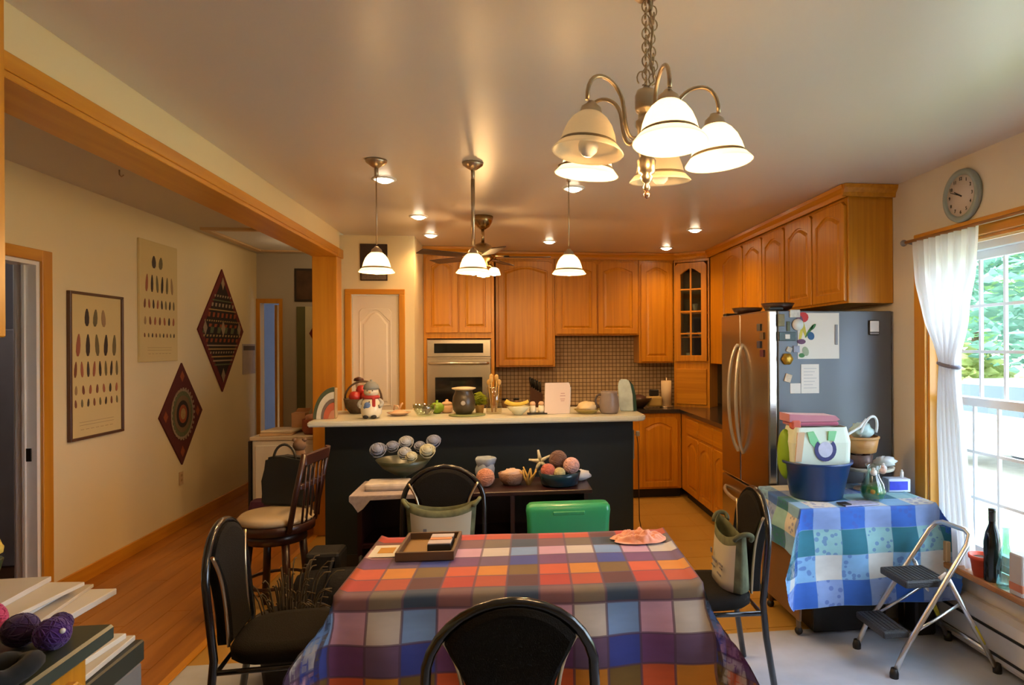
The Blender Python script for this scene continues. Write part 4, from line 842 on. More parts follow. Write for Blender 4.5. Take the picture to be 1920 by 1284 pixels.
# ================================================================ CHAIRS
def chair(label, loc, rz):
    t = thing('dining_chair', label, 'chair', (loc[0], loc[1], 0), rz, 'black dining chairs around the table')
    hw = .226; yb = -.20
    def yz(z): return yb-(z-.45)*.10 if z > .45 else yb-.04*(.45-z)/.45
    pts = [(-hw-.01, yz(0)-.02, 0), (-hw, yz(.3), .30)]+[(-hw, yz(z), z) for z in (.45, .55, .66)]
    for k in range(1, 16):
        a = PI-PI*k/16; z = .69+.205*math.sin(a); pts.append((hw*math.cos(a), yz(z), z))
    pts += [(hw, yz(z), z) for z in (.66, .55, .45)]+[(hw, yz(.3), .30), (hw+.01, yz(0)-.02, 0)]
    b = nb(); tube(b, pts, .0145, 12); obj('back_hoop', b, blackmetal, t)
    # upholstered hourglass panel
    out = []
    for k in range(13):
        a = math.radians(148-116*k/12); out.append((.203*math.cos(a), .700+.186*math.sin(a)))
    right = [(.158, .765), (.136, .725), (.117, .68), (.107, .62), (.105, .56), (.112, .50), (.120, .46)]
    outl = out+right+[(-x, z) for x, z in reversed(right)]
    b = nb(); A = [b.verts.new((x, yz(z)+.022, z)) for x, z in outl]; B_ = [b.verts.new((x, yz(z)-.020, z)) for x, z in outl]; n_ = len(outl)
    C_ = [b.verts.new((x*.9, yz(z)+.030, .66+(z-.66)*.93)) for x, z in outl]; D_ = [b.verts.new((x*.9, yz(z)-.027, .66+(z-.66)*.93)) for x, z in outl]
    for i in range(n_):
        j_ = (i+1) % n_
        b.faces.new((A[i], A[j_], B_[j_], B_[i])); b.faces.new((A[i], A[j_], C_[j_], C_[i])); b.faces.new((B_[i], B_[j_], D_[j_], D_[i]))
    b.faces.new(C_); b.faces.new(D_); obj('backrest', b, blackfab, t)
    for s_ in (-1, 1):
        b = nb(); tube(b, bez((s_*.192, yz(.81)+.02, .81), (s_*.150, yz(.74)+.024, .74), (s_*.112, yz(.70)+.026, .70), (s_*.128, yz(.46)+.02, .455), 14), .0065, 8); obj('side_rail', b, brass, t)
    b = nb(); o1 = []
    for k in range(28):
        a = 2*PI*k/28; x, y = math.cos(a), math.sin(a); r = 1/(abs(x)**3.2+abs(y)**3.2)**(1/3.2); o1.append((x*r, y*r))
    rings = [[b.verts.new((x*.205*s_, .015+y*.205*s_, z)) for x, y in o1] for s_, z in ((.94, .405), (1, .415), (1.01, .44), (.96, .458), (.7, .466))]
    for a_, c_ in zip(rings, rings[1:]):
        for i in range(28): f = b.faces.new((a_[i], a_[(i+1) % 28], c_[(i+1) % 28], c_[i])); f.smooth = True
    b.faces.new(rings[0]); b.faces.new(rings[-1]); obj('seat', b, blackfab, t)
    b = nb(); tube(b, [(-.20, -.20, .392), (.20, -.20, .392), (.20, .19, .392), (-.20, .19, .392)], .011, 8, closed=True); obj('seat_frame', b, blackmetal, t)
    for s_ in (-1, 1): b = nb(); tube(b, [(s_*.195, .185, .39), (s_*.20, .20, .2), (s_*.21, .225, 0)], .012, 10); obj('leg', b, blackmetal, t)
    return t
c0 = chair('black hoop-back dining chair nearest the camera, at the table front', (.008, 2.02), 0)
dup(c0, (-.355, 3.60, 0), PI, 'black hoop-back dining chair behind the table, before the sideboard')
dup(c0, (.915, 3.03, 0), PI/2-.04, 'black hoop-back dining chair at the table right end')
dup(c0, (-.865, 2.78, 0), -PI/2+.07, 'black hoop-back dining chair at the table left end')
camo = M('camo_fabric', (.11,.12,.06), .85, var=.7, vs=22); creamfab = M('printed_cream_fabric', (.50,.46,.34), .85, var=.08)
bagprint = M('bag_print', (.18,.17,.19), .8)
def tote(label, loc, rz):
    t = thing('tote_bag', label, 'bag', loc, rz, 'patterned tote bags standing on chair seats')
    b = nb(); L, nz = .19, 6; N = 16; grid = []
    for side in (1, -1):
        rows = []
        for k in range(nz+1):
            z = .225*k/nz; r = []
            for i in range(N+1):
                u = -1+2*i/N; top = .045*abs(u)**2.2 if k == nz else .045*abs(u)**2.2*k/nz
                r.append(b.verts.new((u*(L-.02+.02*k/nz), side*(.065*(1-abs(u)**4)+.004)*(1-.35*k/nz), z+top)))
            rows.append(r)
        grid.append(rows)
        for k in range(nz):
            for i in range(N):
                f = b.faces.new((rows[k][i], rows[k][i+1], rows[k+1][i+1], rows[k+1][i])); f.smooth = True
                f.material_index = 0 if (k < nz-1 and 1 <= i < N-1 and side == 1) else 1
    for k in range(nz):
        for i in (0, N): f = b.faces.new((grid[0][k][i], grid[0][k+1][i], grid[1][k+1][i], grid[1][k][i])); f.material_index = 1
    for i in range(N): f = b.faces.new((grid[0][0][i], grid[0][0][i+1], grid[1][0][i+1], grid[1][0][i])); f.material_index = 1
    o = obj('bag_body', b, [creamfab, camo], t); m_ = o.modifiers.new('s', 'SOLIDIFY'); m_.thickness = .005
    for s_ in (-1, 1): b = nb(); tube(b, bez((s_*.17, .03, .24), (s_*.215, .02, .29), (s_*.215, -.06, .28), (s_*.18, -.04, .24), 10), .011, 8); obj('strap', b, camo, t)
    for (x, z, w_, h_) in ((-.08, .10, .05, .008), (-.08, .085, .035, .006), (.03, .09, .07, .012), (.08, .115, .018, .022), (.05, .06, .05, .006), (-.05, .05, .06, .006)): b = nb(); box(b, x-w_/2, x+w_/2, .066, .070, z, z+h_); obj('printed_mark', b, bagprint, t)
    return t
tb = tote('camouflage-edged cream tote bag on the far chair seat', (-.355, 3.69, .469), PI)
dup(tb, (1.035, 3.02, .469), PI/2-.04, 'camouflage-edged cream tote bag on the right-hand chair seat')

# ================================================================ SIDEBOARD (before the island)
maho = M('dark_mahogany', (.020,.003,.004), .4, coat=.2); SZ = .70
t = thing('sideboard', 'low dark red-brown open sideboard in front of the island', 'sideboard', (-.13, 4.2, 0), world=True)
b = nb(); box(b, -.90, .52, 4.06, 4.50, SZ-.03, SZ-.004, bev=.004); obj('top', b, maho, t)
for x in (-.88, -.30, .02, .47): b = nb(); box(b, x, x+.025, 4.08, 4.48, .05, SZ-.031); obj('side_panel', b, maho, t)
for z in (.05, .38):
    for x0, x1 in ((-.855, -.30), (-.275, .02), (.045, .47)): b = nb(); box(b, x0, x1, 4.09, 4.47, z, z+.02); obj('shelf', b, maho, t)
b = nb(); box(b, -.88, .495, 4.481, 4.495, .05, SZ-.031); obj('back_panel', b, maho, t)
lace = M('lace_cloth', (.36,.31,.33), .9, var=.3, vs=50)
b = nb(); box(b, -.92, -.25, 4.05, 4.50, SZ-.0035, SZ+.001); prism(b, [(-.92, SZ-.002), (-.25, SZ-.002), (-.25, SZ-.020), (-.40, SZ-.030), (-.62, SZ-.022), (-.80, SZ-.026), (-.84, SZ-.075), (-.87, SZ-.095), (-.90, SZ-.05), (-.92, SZ-.03)], 4.045, 4.05, 'xz')
one('lace_runner', b, lace, 'pale lace runner with a pointed corner over the sideboard left half', 'runner')
b = nb(); box(b, -.86, -.60, 4.16, 4.34, 0, .045, bev=.015, seg=2); shift(b, (0, 0, SZ+.0015)); one('folded_napkins', b, M('napkin_pale', (.55,.50,.46), .85, var=.3, vs=20), 'folded pale napkins on the lace runner at its left end', 'napkins')
b = nb(); box(b, -.56, -.45, 4.14, 4.25, SZ+.0015, SZ+.04, bev=.014, seg=2); one('folded_cloth', b, M('cloth_palegreen', (.38,.40,.33), .85), 'small pale green folded cloth behind the far chair hoop', 'cloth')
t = thing('flower_bowl', 'green glass pedestal bowl holding blue-grey fabric roses', 'bowl', (-.66, 4.40, SZ+.0015))
b = nb(); lathe(b, [(.06, 0), (.055, .008), (.015, .02), (.015, .04), (.06, .06), (.13, .10), (.175, .155), (.170, .155), (.12, .105), (.001, .065)], n=32); obj('bowl', b, M('bowl_greenblack', (.05,.06,.035), .3), t)
rs = M('rose_blue', (.20,.23,.34), .85, var=.35, vs=30); rs2 = M('rose_grey', (.33,.36,.42), .85, var=.35, vs=30); rs3 = M('rose_pale', (.42,.43,.33), .85, var=.3, vs=30)
def rose(c, r, m, lb, grp=None):
    b = nb(); sph(b, (0, 0, 0), r*.62, n=14)
    for k in range(9):
        a = k*2.4; rr = r*(.45+.06*k); q = Matrix.Rotation(a, 3, 'Z')
        for i in range(7):
            pass
        pts = [q@Vector((rr*math.cos(u), rr*math.sin(u), r*.55-r*.09*k)) for u in [i*.32 for i in range(8)]]
        A = [b.verts.new(p) for p in pts]; B_ = [b.verts.new(Vector((p.x*.75, p.y*.75, p.z-r*.55))) for p in pts]
        for i in range(7): f = b.faces.new((A[i], A[i+1], B_[i+1], B_[i])); f.smooth = True
    d = (Vector((0, 0, 1.57))-Vector(c)).normalized(); q = d.to_track_quat('Z', 'Y').to_matrix(); q = Matrix.Identity(3).lerp(q, .6) if False else q
    bmesh.ops.rotate(b, verts=b.verts[:], cent=(0,0,0), matrix=Matrix.Rotation(.9, 3, 'X')); o = one('fabric_rose', b, m, lb, 'flower', grp, loc=c); md = o.modifiers.new('s', 'SOLIDIFY'); md.thickness = .004
for (x, z, r, m_, lb, y) in [(-.815, .925, .062, rs, 'leftmost blue-grey fabric rose leaning from the pedestal bowl', 4.36), (-.735, .935, .05, rs, 'small blue rose right of the leftmost one', 4.42), (-.655, .955, .058, rs2, 'tall grey-blue rose at the back middle of the bowl', 4.46),
        (-.645, .905, .052, rs2, 'pale grey rose at the front centre of the bowl', 4.33), (-.565, .93, .045, rs, 'dark blue rose right of centre in the bowl', 4.44), (-.505, .915, .060, rs3, 'cream-green rose at the bowl front right', 4.34), (-.475, .965, .056, rs, 'blue-grey rose rising highest at the bowl right', 4.42), (-.60, .885, .045, rs3, 'low cream rose just above the bowl rim', 4.30)]:
    rose((x, y, z), r, m_, lb)
def yarn(c, r, col, lb, name='yarn_ball', sz=1.0, cat='yarn', n=22):
    b = nb(); sph(b, (0, 0, 0), r, n=24, sz=sz)
    for k in range(n):
        q = Matrix.Rotation(random.uniform(0, 3.1), 3, 'Z')@Matrix.Rotation(random.choice((.5, 1.2, 2.2))+random.uniform(-.15, .15), 3, 'X'); off = random.uniform(-.6, .6)*r; rr = math.sqrt(r*r-off*off)*1.01
        pts = [q@Vector((rr*math.cos(a), rr*math.sin(a), off)) for a in [2*PI*i/20 for i in range(20)]]
        tube(b, [(p.x, p.y, p.z*sz) for p in pts], r*.045, 5, closed=True)
    return one(name, b, M('yarn_fibre', col, .95, var=.35, vs=70, sheen=.3), lb, cat, loc=c)
yarn((-.135, 4.22, SZ+.056), .055, (.50,.22,.14), 'peach-orange yarn ball before the pale blue cloth on sideboard')
b = nb(); sph(b, (0, 0, .075), .062, n=20, sz=1.25, rough=.06); lathe(b, [(.05, .10), (.066, .15), (.058, .16), (.04, .12)], n=18, ripple=.12, rn=5); one('stuffed_pouch', b, M('pouch_blue', (.24,.29,.36), .85, var=.4, vs=25), 'crumpled blue-grey cloth pouch standing on the sideboard', 'pouch', loc=(-.14, 4.36, SZ))
t = thing('small_wicker_bowl', 'small brown wicker bowl with crumpled paper in it', 'bowl', (.03, 4.28, SZ-.0035))
b = nb(); lathe(b, [(.05, 0), (.075, .03), (.085, .075), (.078, .076), (.06, .02)], n=28, ripple=.03, rn=18); obj('bowl', b, M('brown_wicker', (.22,.12,.08), .8, bump=.6, bs=120), t)
b = nb(); sph(b, (0, 0, .068), .066, sz=.45, n=16, rough=.22); obj('crumpled_paper', b, M('crumple', (.50,.36,.30), .8), t)
b = nb()
for k in range(8): tube(b, [(0, 0, .0), (.03*math.cos(k*.9), .02*math.sin(k*.9), .05), (.055*math.cos(k*.9+.4), .035*math.sin(k*.9), .09+.01*(k % 3))], .010, 6, r2=.004)
one('dried_flowers', b, M('dry_yellow', (.45,.30,.08), .8), 'yellow dried stems between wicker bowl and starfish', 'flowers', loc=(.135, 4.24, SZ-.0035))
b = nb()
for k in range(5):
    a = math.radians(100+72*k); tube(b, [(0, 0, 0), (.035*math.cos(a), 0, .035*math.sin(a)), (.075*math.cos(a), .004, .075*math.sin(a))], .016, 8, r2=.006)
one('starfish', b, M('starfish_white', (.58,.58,.48), .8, bump=.4, bs=90), 'white starfish leaning at the back of the dark blue bowl', 'starfish', loc=(.215, 4.36, SZ+.125))
t = thing('blue_bowl', 'dark blue round bowl filled with yarn balls on the sideboard', 'bowl', (.330, 4.22, SZ-.0035))
b = nb(); lathe(b, [(.095, 0), (.115, .01), (.128, .055), (.134, .085), (.126, .086), (.118, .055), (.10, .015), (.001, .012)], n=36); obj('bowl', b, M('navy_glaze', (.008,.030,.050), .2), t)
yarn((.325, 4.26, SZ+.150), .056, (.13,.065,.05), 'dark brown yarn ball on top of the blue bowl')
yarn((.405, 4.21, SZ+.118), .050, (.58,.34,.32), 'pale pink yarn ball at the right of the blue bowl')
yarn((.255, 4.18, SZ+.092), .045, (.45,.12,.09), 'coral red yarn ball at the left front of the blue bowl')
yarn((.325, 4.16, SZ+.080), .036, (.48,.42,.22), 'small cream-yellow yarn ball at the front of the blue bowl')
b = nb(); sph(b, (0, 0, .03), .07, sx=1.1, sz=.5, n=18, rough=.14); one('crumpled_tissue', b, M('tissue_grey', (.46,.47,.50), .8), 'crumpled grey-white tissue right of the blue bowl', 'tissue', loc=(.47, 4.36, SZ-.0035))
# green tote
t = thing('plastic_tub', 'translucent green rectangular plastic tub standing behind the table', 'tub', (.345, 3.80, 0))
gp = M('green_plastic', (.03,.33,.13), .28, var=.08, trans=.0, coat=.2)
b = nb()
def rrect(hx_, hy_, r, z, n=5):
    out = []
    for q, (cx_, cy) in enumerate(((hx_-r, hy_-r), (-hx_+r, hy_-r), (-hx_+r, -hy_+r), (hx_-r, -hy_+r))):
        for k in range(n+1): a = PI/2*(q+k/n); out.append((cx_+r*math.cos(a), cy+r*math.sin(a), z))
    return out
R = [[b.verts.new(p) for p in rrect(*a)] for a in ((.215, .055, .03, .02), (.235, .060, .03, .60), (.240, .060, .03, .64), (.236, .056, .03, .665), (.222, .044, .025, .680), (.19, .03, .02, .684))]
for a_, c_ in zip(R, R[1:]):
    for i in range(len(a_)): f = b.faces.new((a_[i], a_[(i+1) % len(a_)], c_[(i+1) % len(c_)], c_[i])); f.smooth = True
b.faces.new(R[0]); b.faces.new(R[-1]); obj('tub', b, gp, t)
b = nb(); box(b, -.09, .09, -.068, -.058, .625, .645, bev=.004); obj('moulded_grip', b, gp, t)

# ================================================================ SIDE TABLE + CHECKED CLOTH
t = thing('side_table', 'drop-leaf side table under the blue checked cloth', 'table', (1.90, 3.60, 0))
bl = M('leaf_brown', (.17,.085,.035), .5)
b = nb(); box(b, -.37, .37, -.285, .285, .684, .705, bev=.004); obj('tabletop', b, bl, t)
for x, y in ((-.33, -.14), (.30, -.14), (-.33, .25), (.30, .25)):
    b = nb(); tube(b, [(x, y, .682), (x-.01, y, .3), (x, y, .03)], .014); L_ = obj('leg', b, M('leg_metal', (.40,.28,.18), .35, .7) if (x, y) == (-.33, -.14) else bpy.data.materials['leg_metal'], t)
    b = nb(); sph(b, (x, y, .022), .022, n=12); obj('caster', b, dark, L_)
b = nb(); box(b, -.372, -.358, -.24, .28, .11, .680, bev=.003); obj('drop_leaf', b, bl, t)
def chk(i, j):
    light = i % 2 == 1; r = (-j) % 3
    return [[(.20,.42,.80), (.14,.46,.54), (.52,.72,.90)], [(.55,.66,.88), (.58,.78,.80), (.86,.86,.84)]][light][r]
def motifs(n, l, last, uvn):
    # printed navy fruit motifs: one cluster in every second square
    wv = n.new('ShaderNodeTexVoronoi'); wv.inputs['Scale'].default_value = 4; l.new(uvn.outputs[0], wv.inputs['Vector'])
    lt = n.new('ShaderNodeMath'); lt.operation = 'LESS_THAN'; lt.inputs[1].default_value = .36; l.new(wv.outputs['Distance'], lt.inputs[0])
    w2 = n.new('ShaderNodeTexChecker'); w2.inputs['Scale'].default_value = 1; l.new(uvn.outputs[0], w2.inputs[0])
    mu = n.new('ShaderNodeMath'); mu.operation = 'MULTIPLY'; l.new(lt.outputs[0], mu.inputs[0]); l.new(w2.outputs['Fac'], mu.inputs[1])
    m2 = n.new('ShaderNodeMath'); m2.operation = 'MULTIPLY'; m2.inputs[1].default_value = .55; l.new(mu.outputs[0], m2.inputs[0])
    x = n.new('ShaderNodeMix'); x.data_type = 'RGBA'; x.inputs[7].default_value = (.05,.10,.42,1); l.new(m2.outputs[0], x.inputs[0]); l.new(last, x.inputs[6]); return x.outputs[2]
def sidedrop(u, v): return .70 if u < -.38 and v > -.29 else .90
def corner_cut(u, v):
    du, dv = max(abs(u)-.38, 0), max(abs(v)-.295, 0)
    g = (du/(.36 if u < 0 else .17))**2+(dv/.55)**2
    return g**-.5 if du > 0 and dv > 0 and g > 1 else 1
cloth_obj('checked_tablecloth', .76, .59, .717, sidedrop, .142, chk, 9, 8, 9,
          ('blue, teal and white checked cloth with fruit print over the side table', 'tablecloth'), ((.3,.45,.6), .02, .3), (1.90, 3.605, 0), 0, ox=-.10, oy=-.273, extra=motifs, ripple=.010, cut=corner_cut)
ZS = .7195
t = thing('blue_tub', 'navy blue round plastic tub on the checked cloth', 'tub', (1.735, 3.587, ZS))
b = nb(); lathe(b, [(.135, 0), (.142, .004), (.185, .19), (.196, .195), (.198, .208), (.188, .208), (.178, .19), (.138, .012), (.001, .010)], n=40); obj('tub', b, M('navy_plastic', (.008,.040,.16), .32, coat=.2), t)
t = thing('shopping_bag', 'pale green and white reusable bag with wreath print, in the navy tub', 'bag', (1.735, 3.587, ZS+.013), -.05)
b = nb(); R = [[b.verts.new(p) for p in rrect(*a)] for a in ((.115, .06, .03, 0), (.165, .10, .04, .18), (.170, .10, .04, .30), (.150, .085, .03, .385), (.145, .08, .03, .385), (.145, .08, .03, .25))]
for a_, c_ in zip(R, R[1:]):
    for i in range(len(a_)): f = b.faces.new((a_[i], a_[(i+1) % len(a_)], c_[(i+1) % len(c_)], c_[i]))
b.faces.new(R[0]); b.faces.new(R[-1]); obj('bag', b, M('bag_white_green', (.66,.76,.66), .45, var=.12, vs=5), t)
b = nb(); rw = .052
yf = -.1035
pts = lambda r: [(r*math.cos(u)+.01, .265+r*math.sin(u)*1.05) for u in [2*PI*i/24 for i in range(24)]]
A, B_ = pts(.062), pts(.042)
for i in range(24):
    q = [A[i], A[(i+1) % 24], B_[(i+1) % 24], B_[i]]
    if 2 < i < 9: continue
    prism(b, q, yf, yf-.002, 'xz')
obj('wreath', b, M('wreath_navy', (.03,.03,.16), .5, var=.5, vs=60), t)
b = nb(); prism(b, pts(.041), yf, yf-.0022, 'xz'); obj('print_centre', b, M('print_lavender', (.55,.56,.74), .5, var=.2, vs=40), t)
b = nb(); prism(b, [(-.09, .36), (-.055, .365), (-.02, .30), (-.045, .27), (-.075, .30)], yf+.0135, yf+.0, 'xz'); prism(b, [(.03, .365), (.075, .365), (.06, .31), (.025, .315)], yf+.0135, yf, 'xz'); obj('green_print', b, M('print_green', (.22,.60,.30), .5), t)
b = nb(); prism(b, [(-.16, .20), (-.125, .20), (-.105, .36), (-.145, .36)], yf+.012, yf, 'xz'); obj('peach_print', b, M('print_peach', (.62,.42,.26), .5), t)
t = thing('lime_bag', 'lime green bag bulging behind the left of the printed bag', 'bag', (1.572, 3.629, ZS+.10))
b = nb(); sph(b, (0, 0, .135), .075, sx=.55, sy=.9, sz=1.85, n=20, rough=.04); obj('bag', b, M('lime_fabric', (.22,.40,.02), .6), t)
t = thing('folded_blanket', 'folded raspberry pink fleece on top of the shopping bag', 'blanket', (1.709, 3.608, ZS+.385))
pk = M('pink_fleece', (.42,.10,.17), .9, sheen=.4)
b = nb(); box(b, -.135, .14, -.075, .075, .015, .04, bev=.012, seg=2); obj('lower_fold', b, pk, t)
b = nb(); prism(b, [(-.15, .041), (.125, .041), (.145, .05), (.12, .072), (-.05, .078), (-.15, .085)], -.07, .07, 'xz'); obj('upper_fold', b, M('pink_light', (.50,.20,.26), .9, sheen=.4), t)
b = nb(); box(b, -.14, -.085, -.08, -.03, .0, .05, bev=.01); obj('corner_flap', b, M('coral_fabric', (.58,.14,.10), .9), t)
# tiered stand with basket
t = thing('pedestal_tray', 'pale round tray on a stem, beside the navy tub', 'stand', (2.110, 3.714, ZS))
b = nb(); lathe(b, [(.075, 0), (.07, .01), (.018, .02), (.014, .10), (.02, .118), (.15, .122), (.155, .138), (.145, .138), (.001, .128)], n=36); obj('tray', b, M('tray_cream', (.52,.48,.40), .4), t)
b = nb(); lathe(b, [(.06, 0), (.072, .02), (.078, .075), (.07, .075), (.05, .02)], n=24); sph(b, (-.03, -.045, .085), .022, n=10); sph(b, (.03, -.05, .082), .02, n=10); sph(b, (0, .01, .085), .03, n=10); o = one('trinket_dish', b, M('trinkets', (.10,.05,.04), .4, var=.8, vs=40), 'dark dish of trinkets on the pale tray under the wooden bowl', 'dish', loc=(2.057, 3.703, ZS+.1385))
for k, (x, y, z, c) in enumerate([(2.055, 3.45, .02, (.70,.45,.36)), (1.985, 3.42, .018, (.75,.74,.70)), (2.10, 3.52, .02, (.68,.68,.72))]):
    b = nb(); sph(b, (0, 0, z), z, n=14, sz=.95); lathe(b, [(.008, z*1.8), (.010, z*2.2), (.004, z*2.5)], n=10); one('ornament_bauble', b, M('bauble', c, .3), ['peach bauble at the right of the pale tray', 'white bauble at the front of the pale tray', 'lilac-white bauble at the right rear of the pale tray'][k], 'ornament', loc=(x, y, ZS+.139))
b = nb(); sph(b, (0, 0, .03), .05, sx=1.3, sz=.6, n=16, rough=.2); one('crumpled_cellophane', b, M('cellophane', (.62,.68,.72), .25), 'crumpled silvery cellophane at the right of the pale tray', 'wrap', loc=(2.194, 3.661, ZS+.139))
t = thing('wooden_round_box', 'round tan bentwood basket raised above the tray', 'basket', (2.063, 3.714, ZS+.222))
b = nb(); lathe(b, [(.085, 0), (.095, .004), (.112, .09), (.106, .09), (.092, .008), (.001, .006)], n=36); obj('basket', b, WOOD('bentwood', (.55,.27,.08), (.42,.18,.045), 'x', .5, 20), t)
b = nb(); lathe(b, [(.113, .082), (.115, .084), (.115, .094), (.105, .096)], n=36, cap=False); obj('rim', b, M('basket_rim', (.50,.26,.09), .5), t)
t = thing('wire_whisk_tools', 'white plastic loops and pale wrapping heaped in the tan basket', 'kitchenware', (2.063, 3.714, ZS+.32))
wp = M('white_plastic', (.74,.80,.84), .3)
b = nb(); tube(b, bez((-.02, -.05, .0), (.02, -.06, .16), (.11, -.05, .14), (.085, -.04, .02), 16), .008); obj('loop', b, wp, t)
b = nb(); tube(b, [(-.15, -.06, -.02), (-.09, -.06, .02), (-.02, -.05, .055), (.02, -.05, .10)], .008); obj('long_handle', b, wp, t)
b = nb(); sph(b, (.015, 0, .025), .065, sz=.75, n=16, rough=.16); obj('wrapping', b, M('wrapping_aqua', (.48,.66,.68), .3, var=.3, vs=25), t)
t = thing('glass_vase', 'clear bulbous glass vase with green and orange content', 'vase', (1.999, 3.450, ZS))
b = nb(); lathe(b, [(.04, 0), (.062, .02), (.070, .05), (.058, .095), (.034, .135), (.030, .16), (.045, .195), (.042, .195), (.027, .16), (.031, .133), (.055, .093), (.066, .05), (.058, .02), (.001, .006)], n=32); obj('vase', b, GLASS('vase_glass', (.86,.95,.92), .12), t)
b = nb(); lathe(b, [(.001, .008), (.054, .016), (.062, .045), (.056, .075), (.001, .072)], n=24); obj('green_gel', b, M('green_gel', (.03,.22,.05), .3, var=.5, vs=30), t)
b = nb(); sph(b, (-.028, -.045, .055), .015, n=10); sph(b, (-.006, -.052, .045), .010, n=10); obj('orange_flower', b, M('gel_orange', (.65,.28,.02), .5), t)
t = thing('tissue_box', 'bright blue and white carton at the side table rear right', 'box', (2.258, 3.650, ZS), -.1)
b = nb(); box(b, -.065, .065, -.04, .04, 0, .075, bev=.003); obj('carton', b, M('carton_white', (.62,.68,.85), .5), t)
b = nb(); box(b, -.058, .048, -.0425, -.0402, .012, .062); obj('blue_print', b, M('carton_blue', (.03,.05,.62), .5, var=.4, vs=30), t)
b = nb(); cyl(b, (.035, 0, .0755), .010, .035, 14); cyl(b, (.035, 0, .111), .006, .010, 10); one('small_bottle', b, white, 'tiny white bottle standing on the blue carton', 'bottle', loc=(2.258, 3.650, ZS))
t = thing('magazine', 'printed lilac magazine lying before the glass vase', 'magazine', (1.867, 3.376, ZS), .08)
b = nb(); box(b, -.10, .10, -.045, .045, 0, .006, bev=.001); obj('pages', b, M('magazine_lilac', (.42,.42,.58), .4, var=.5, vs=35), t)
b = nb(); box(b, -.115, -.06, -.04, .02, .0065, .012, bev=.002); obj('pen', b, dark, t)
b = nb(); box(b, -.035, .035, -.035, .035, 0, .17, bev=.01); lathe(b, [(.025, .17), (.034, .19), (.02, .205)], (0, 0, 0), n=16); one('dark_tin', b, M('tin_maroon', (.09,.02,.025), .4), 'dark maroon tin standing between tub and pedestal tray', 'tin', loc=(1.925, 3.85, ZS))
# under the table
t = thing('pet_bed', 'black storage crate under the side table', 'crate', (1.86, 3.62, 0))
b = nb()
for a in ((-.21, .21, -.17, -.15), (-.21, .21, .15, .17), (-.21, -.19, -.15, .15), (.19, .21, -.15, .15)): box(b, *a, .01, .26, bev=.004)
box(b, -.19, .19, -.15, .15, .01, .03); obj('crate', b, dark, t)
t.name = 'storage_crate'
b = nb()
for k in range(9): tube(b, bez((-.15+.04*k, -.08, .12), (-.16+.04*k, -.1, .20+.01*(k % 3)), (-.10+.04*k, .05, .22), (-.12+.03*k, .1, .12), 8), .022, 7)
one('dark_shoes_pile', b, M('pile_dark', (.03,.028,.03), .6, var=.8, vs=14), 'tangle of dark cloth in the black crate', 'cloth', loc=(1.88, 3.63, .02)).name = 'dark_cloth'
b = nb(); lathe(b, [(.07, 0), (.09, .20), (.095, .205), (.085, .205), (.07, .01)], n=28); one('white_bucket', b, M('bucket_white', (.62,.60,.60), .4), 'white bucket on the floor behind the step stool', 'bucket', loc=(2.21, 3.66, 0))
b = nb(); box(b, -.06, .06, -.09, .09, 0, .30, bev=.012); one('black_bin', b, dark, 'slim black bin beside the white bucket', 'bin', loc=(2.245, 3.44, 0))

# ================================================================ STEP STOOL
t = thing('step_stool', 'folding two-step stool with aluminium tube frame and black treads', 'step stool', (2.05, 3.1, 0), world=True)
b = nb(); tube(b, [(1.80, 3.265, .02), (1.845, 3.26, .12)]+[(1.845+(2.165-1.845)*k/4, 3.255-.012*k, .12+(.62-.12)*k/4) for k in range(1, 5)]+[(2.19, 3.19, .655), (2.20, 3.15, .668), (2.215, 3.0, .668), (2.21, 2.965, .652)]+[(2.185-(2.185-1.86)*k/4, 2.95, .61-(.61-.12)*k/4) for k in range(0, 5)]+[(1.812, 2.95, .02)], .0125, 12); obj('front_frame', b, chrome, t)
for y0, y1 in ((2.93, 2.972), (3.29, 3.235)):
    b = nb(); tube(b, [(2.32, y0, .02), (2.10, y1, .45)], .011, 10); L_ = obj('rear_leg', b, chrome, t)
    b = nb(); tube(b, [(2.262, y0+(y1-y0)*.28, .135), (2.218, y0+(y1-y0)*.48, .222)], .0118, 10); obj('yellow_label', b, M('label_yellow', (.70,.62,.05), .5) if y0 < 3 else bpy.data.materials['label_yellow'], L_)
b = nb(); tube(b, [(2.27, 2.94, .11), (2.27, 3.28, .11)], .008); obj('rear_brace', b, chrome, t)
for x, y in ((1.797, 3.265), (1.81, 2.95), (2.325, 2.93), (2.325, 3.29)): b = nb(); lathe(b, [(.020, 0), (.021, .02), (.015, .045)], (x, y, 0), n=14); obj('rubber_foot', b, dark, t)
tread = M('tread_black', (.03,.032,.036), .55, bump=.3, bs=150)
def step(x0, x1, y0, y1, z):
    b = nb(); box(b, x0, x1, y0, y1, z-.035, z, bev=.008, seg=2); o = obj('tread', b, tread, t)
    b = nb(); n_ = int((x1-x0)/.022)
    for k in range(n_): box(b, x0+.012+k*.022, x0+.022+k*.022, y0+.02, y1-.02, z, z+.003)
    obj('grip_ribs', b, tread, o)
step(1.895, 2.125, 2.985, 3.215, .435); step(1.775, 1.905, 2.975, 3.235, .205)
for y in (2.965, 3.235): b = nb(); tube(b, [(1.90, y, .19), (2.02, y, .25), (2.17, y, .33)], .007); obj('side_strut', b, chrome, t)
for y in (2.968, 3.232): b = nb(); tube(b, [(2.10, y, .445), (2.085, y, .47), (2.055, y, .45)], .010); obj('hinge', b, white, t)

